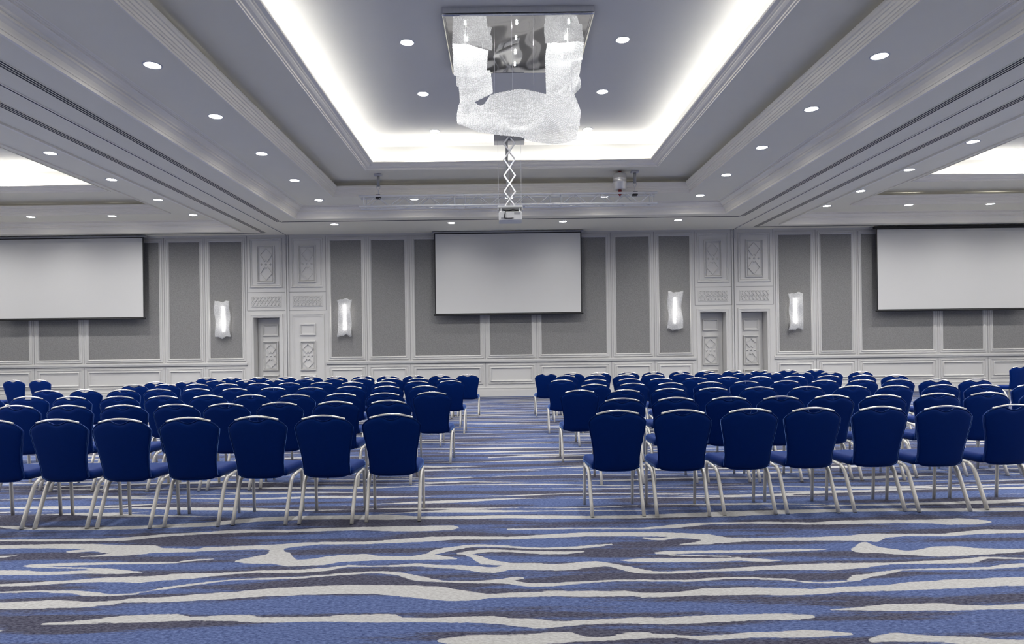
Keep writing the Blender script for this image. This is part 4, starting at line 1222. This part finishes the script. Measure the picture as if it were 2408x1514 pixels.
# ------------------------------------------------------------------ banquet chairs
def make_chair():
    t = thing('banquet_chair', (0, 0, 0))
    # side frames: rear leg, rail, front leg
    for s in (-1, 1):
        x = .222 * s
        m = MB(); m.smooth = True
        m.tube([(x, -.235, 0), (x, -.19, .10), (x, -.115, .26), (x, -.085, .325), (x, -.06, .352), (x, -.02, .372)], .0205, 10, flat=.75)
        m.build('leg', M['leg'], t)
        m = MB(); m.smooth = True
        m.tube([(x, .235, 0), (x, .225, .15), (x, .217, .30), (x, .208, .36), (x, .185, .388), (x, .14, .390)], .0165, 10, flat=.8)
        m.build('leg', M['leg'], t)
        m = MB(); m.smooth = True
        m.tube([(x, -.03, .370), (x, .06, .382), (x, .15, .390)], .0165, 10, flat=.9)
        m.build('side_rail', M['leg'], t)
    # seat
    nu, nv = 26, 26
    def seat_pt(a, b, top):
        # a,b in -1..1 superellipse square
        y = .052 + .205 * b
        w = .222 + .012 * b
        k = (abs(a) ** 7 + abs(b) ** 7)
        e = min(1.0, max(abs(a), abs(b)))
        x = w * a * (1 - .035 * abs(b) ** 8)
        yy = y - .205 * b * .035 * abs(a) ** 8
        edge = 1 - e ** 18
        return (x, yy, (.438 + .030 * edge + .007 * (1 - b * b) * (1 - a * a)) if top else (.398 - .004 * edge))
    m = MB(); m.smooth = True
    TOP = [[seat_pt(-1 + 2 * i / nu, -1 + 2 * j / nv, True) for j in range(nv + 1)] for i in range(nu + 1)]
    BOT = [[seat_pt(-1 + 2 * i / nu, -1 + 2 * j / nv, False) for j in range(nv + 1)] for i in range(nu + 1)]
    m.grid(TOP); m.grid(BOT)
    ring = [(i, 0) for i in range(nu + 1)] + [(nu, j) for j in range(1, nv + 1)] + [(i, nv) for i in range(nu - 1, -1, -1)] + [(0, j) for j in range(nv - 1, 0, -1)]
    for (i, j), (i2, j2) in zip(ring, ring[1:] + ring[:1]):
        m.quad(TOP[i][j], TOP[i2][j2], BOT[i2][j2], BOT[i][j])
    m.build('seat', M['cloth'], t)
    m = MB(); m.box(-.19, .19, -.11, .22, .388, .403)
    m.build('seat_pan', M['rubber'], t)
    # backrest
    HW = [(.37, .190), (.42, .197), (.50, .196), (.58, .203), (.66, .218), (.74, .234), (.80, .244), (.86, .247), (.92, .247)]
    def hw(z):
        for (a, b) in zip(HW[:-1], HW[1:]):
            if z <= b[0]:
                k = (z - a[0]) / (b[0] - a[0]); k = k * k * (3 - 2 * k) * .5 + k * .5
                return a[1] + (b[1] - a[1]) * k
        return HW[-1][1]
    def yc(z):
        k = (z - .385) / .51
        return -.170 - .085 * k - .014 * math.sin(k * PI)
    ns, nt_ = 32, 22
    def zt(s):
        x = abs(s) * .247
        arch = .897 - .020 * (abs(s) / .9) ** 2 - .058 * abs(s) ** 5
        return arch - .034 * max(0, 1 - (x / .088) ** 2) ** 1.3
    def zb(s): return .382 + .028 * abs(s) ** 6 + .004 * abs(s) ** 2
    def bp(i, j, side):
        s = -1 + 2 * i / ns; v = j / nt_
        z = zb(s) + v * (zt(s) - zb(s))
        rc = 1.0
        x = s * hw(z) * rc
        e = 1 - max(abs(s) ** 10, abs(2 * v - 1) ** 12)
        th = .010 + (.020 if side > 0 else .012) * e ** .5
        y = yc(z) + .020 * s * s + side * th
        return (x, y, z)
    m = MB(); m.smooth = True
    Rr = [[bp(i, j, -1) for j in range(nt_ + 1)] for i in range(ns + 1)]
    Ff = [[bp(i, j, 1) for j in range(nt_ + 1)] for i in range(ns + 1)]
    m.grid(Rr); m.grid(Ff)
    ring = [(i, 0) for i in range(ns + 1)] + [(ns, j) for j in range(1, nt_ + 1)] + [(i, nt_) for i in range(ns - 1, -1, -1)] + [(0, j) for j in range(nt_ - 1, 0, -1)]
    for (i, j), (i2, j2) in zip(ring, ring[1:] + ring[:1]):
        m.quad(Rr[i][j], Rr[i2][j2], Ff[i2][j2], Ff[i][j])
    back = m.build('backrest', M['cloth'], t)
    m = MB(); m.smooth = True
    loop = [Rr[i][j] for (i, j) in ring]
    m.tube([(x * 1.004, y - .001, z + (.003 if z > .8 else 0)) for x, y, z in loop + loop[:1]], .0042, 5, cap=False)
    m.build('piping', M['cloth'], back)
    # hand hold: polished arched bar above the dip
    m = MB(); m.smooth = True
    P = []
    for k in range(25):
        x = -.182 + .364 * k / 24
        a = abs(x) / .182
        z = .8825 + .0295 * max(0.0, 1 - a ** 2.0) ** 1.1
        P.append((x, yc(.89) + .020 * (x / .247) ** 2 - .012, z))
    m.tube(P, .0064, 8, flat=1.3)
    m.build('handle', M['handle'], t)
    return t


CHAIRS = {
 ('left', 1): [(-4.23,5.72),(-3.68,5.71),(-3.15,5.69),(-2.61,5.71),(-2.05,5.75),(-1.49,5.75),(-0.95,5.80)],
 ('left', 2): [(-5.16,7.25),(-4.56,7.18),(-3.96,7.12),(-3.41,7.14),(-2.89,7.15),(-2.37,7.23),(-1.78,7.26),(-1.22,7.32)],
 ('left', 3): [(-6.70,8.76),(-6.08,8.69),(-5.45,8.58),(-4.83,8.53),(-4.25,8.49),(-3.69,8.50),(-3.15,8.52),(-2.58,8.48),(-2.04,8.54),(-1.48,8.55),(-0.89,8.60)],
 ('left', 4): [(-6.82,10.12),(-6.28,10.17),(-5.65,10.05),(-5.12,10.09),(-4.55,10.05),(-3.96,10.02),(-3.42,10.10),(-2.86,10.06),(-2.31,10.17),(-1.73,10.11),(-1.16,10.09)],
 ('left', 5): [(-6.29,11.51),(-5.77,11.55),(-5.22,11.52),(-4.68,11.45),(-4.16,11.51),(-3.64,11.51),(-3.11,11.55),(-2.56,11.53),(-2.01,11.50),(-1.45,11.51),(-0.89,11.58)],
 ('left', 6): [(-6.46,12.52),(-5.93,12.62),(-5.42,12.73),(-4.90,12.81),(-4.36,12.85),(-3.81,12.92),(-3.24,12.87),(-2.67,12.80),(-2.11,12.74),(-1.60,12.73),(-1.03,12.52)],
 ('left', 7): [(-6.27,14.21),(-5.72,14.17),(-5.14,14.19),(-4.57,14.14),(-4.02,14.14),(-3.49,14.10),(-2.96,14.22),(-2.41,14.17),(-1.86,14.15),(-1.30,14.08),(-0.74,14.24)],
 ('right', 1): [(0.97,5.87),(1.53,5.85),(2.10,5.88),(2.65,5.90),(3.24,5.93),(3.79,5.91),(4.41,5.96)],
 ('right', 2): [(1.25,7.20),(1.83,7.22),(2.39,7.23),(2.94,7.22),(3.50,7.28),(4.04,7.24),(4.68,7.35),(5.26,7.40),(5.89,7.45)],
 ('right', 3): [(0.98,8.62),(1.54,8.58),(2.14,8.74),(2.71,8.77),(3.34,8.82),(3.93,8.79),(4.53,8.80),(5.06,8.77),(5.69,8.80),(6.19,8.71),(6.75,8.68)],
 ('right', 4): [(1.34,9.93),(1.93,10.06),(2.50,10.06),(3.11,10.16),(3.69,10.25),(4.30,10.27),(4.88,10.26),(5.46,10.26),(6.00,10.23),(6.51,10.14),(7.04,10.05)],
 ('right', 5): [(1.01,11.38),(1.57,11.44),(2.17,11.49),(2.72,11.52),(3.34,11.61),(3.89,11.64),(4.47,11.67),(5.06,11.69),(5.68,11.74),(6.29,11.77),(6.81,11.69)],
 ('right', 6): [(1.23,13.10),(1.83,13.21),(2.39,13.13),(2.97,13.21),(3.55,13.26),(4.15,13.27),(4.75,13.27),(5.34,13.35),(5.94,13.35),(6.49,13.28),(7.14,13.38)],
 ('right', 7): [(0.93,14.32),(1.50,14.35),(2.09,14.41),(2.70,14.42),(3.25,14.49),(3.87,14.60),(4.44,14.61),(5.05,14.69),(5.60,14.57),(6.23,14.66),(6.85,14.69)],
}
proto_chair = None
def put_chair(x, y, rz, label, group):
    global proto_chair
    if proto_chair is None:
        proto_chair = make_chair(); c = proto_chair
    else:
        c = copy_tree(proto_chair)
    c.location = (x, y, 0)
    c.rotation_euler = (0, 0, rz)
    tag(c, label, 'chair', group)


for (side, row), pts in CHAIRS.items():
    order = sorted(pts, key=lambda p: abs(p[0] - .1))
    fromwall = 8 - row
    rw = 'row closest to the screen wall' if fromwall == 1 else f'{ORD[fromwall]} row from the screen wall'
    for k, (x, y) in enumerate(order):
        put_chair(x, y, R(random.uniform(-2.2, 2.2)), f'blue banquet chair, {ORD[k + 1]} from the aisle, {rw}, {side} block', f'banquet chairs of the {side} block')
for k, (x, y) in enumerate(((-9.77, 14.19), (-10.35, 14.22), (-10.94, 14.27))):
    put_chair(x, y, R((-6, -4, -3)[k]), f'blue banquet chair apart from the block by the left wall panels, {ORD[k + 1]} from the aisle', 'chairs set apart near the left screen')
put_chair(11.58, 15.06, R(10), 'lone blue banquet chair at the right edge, before the wall under the right screen', None)

# ------------------------------------------------------------------ camera and view
cam = bpy.data.cameras.new('camera')
co = bpy.data.objects.new('camera', cam)
COL.objects.link(co)
co.location = (0, 0, H_CAM)
co.rotation_euler = (R(90), .0125, 0)
cam.sensor_width = 36.0
cam.lens = FPX / 2408 * 36.0
cam.shift_x = 23 / 2408
cam.shift_y = 63 / 2408
cam.clip_end = 100
SC.camera = co

w = bpy.data.worlds.new('hall'); SC.world = w
w.use_nodes = True
w.node_tree.nodes['Background'].inputs['Color'].default_value = (0, 0, 0, 1)

SC.view_settings.view_transform = 'Standard'
SC.view_settings.look = 'None'
SC.view_settings.gamma = 1.0
SC.view_settings.exposure = -0.06
SC.cycles.use_denoising = True
SC.cycles.max_bounces = 6
SC.cycles.diffuse_bounces = 3
SC.cycles.glossy_bounces = 3
SC.cycles.transmission_bounces = 4
SC.cycles.transparent_max_bounces = 6
SC.cycles.use_adaptive_sampling = True
SC.cycles.adaptive_threshold = 0.1
SC.cycles.sample_clamp_indirect = 6.0
SC.cycles.caustics_reflective = False
SC.cycles.caustics_refractive = False
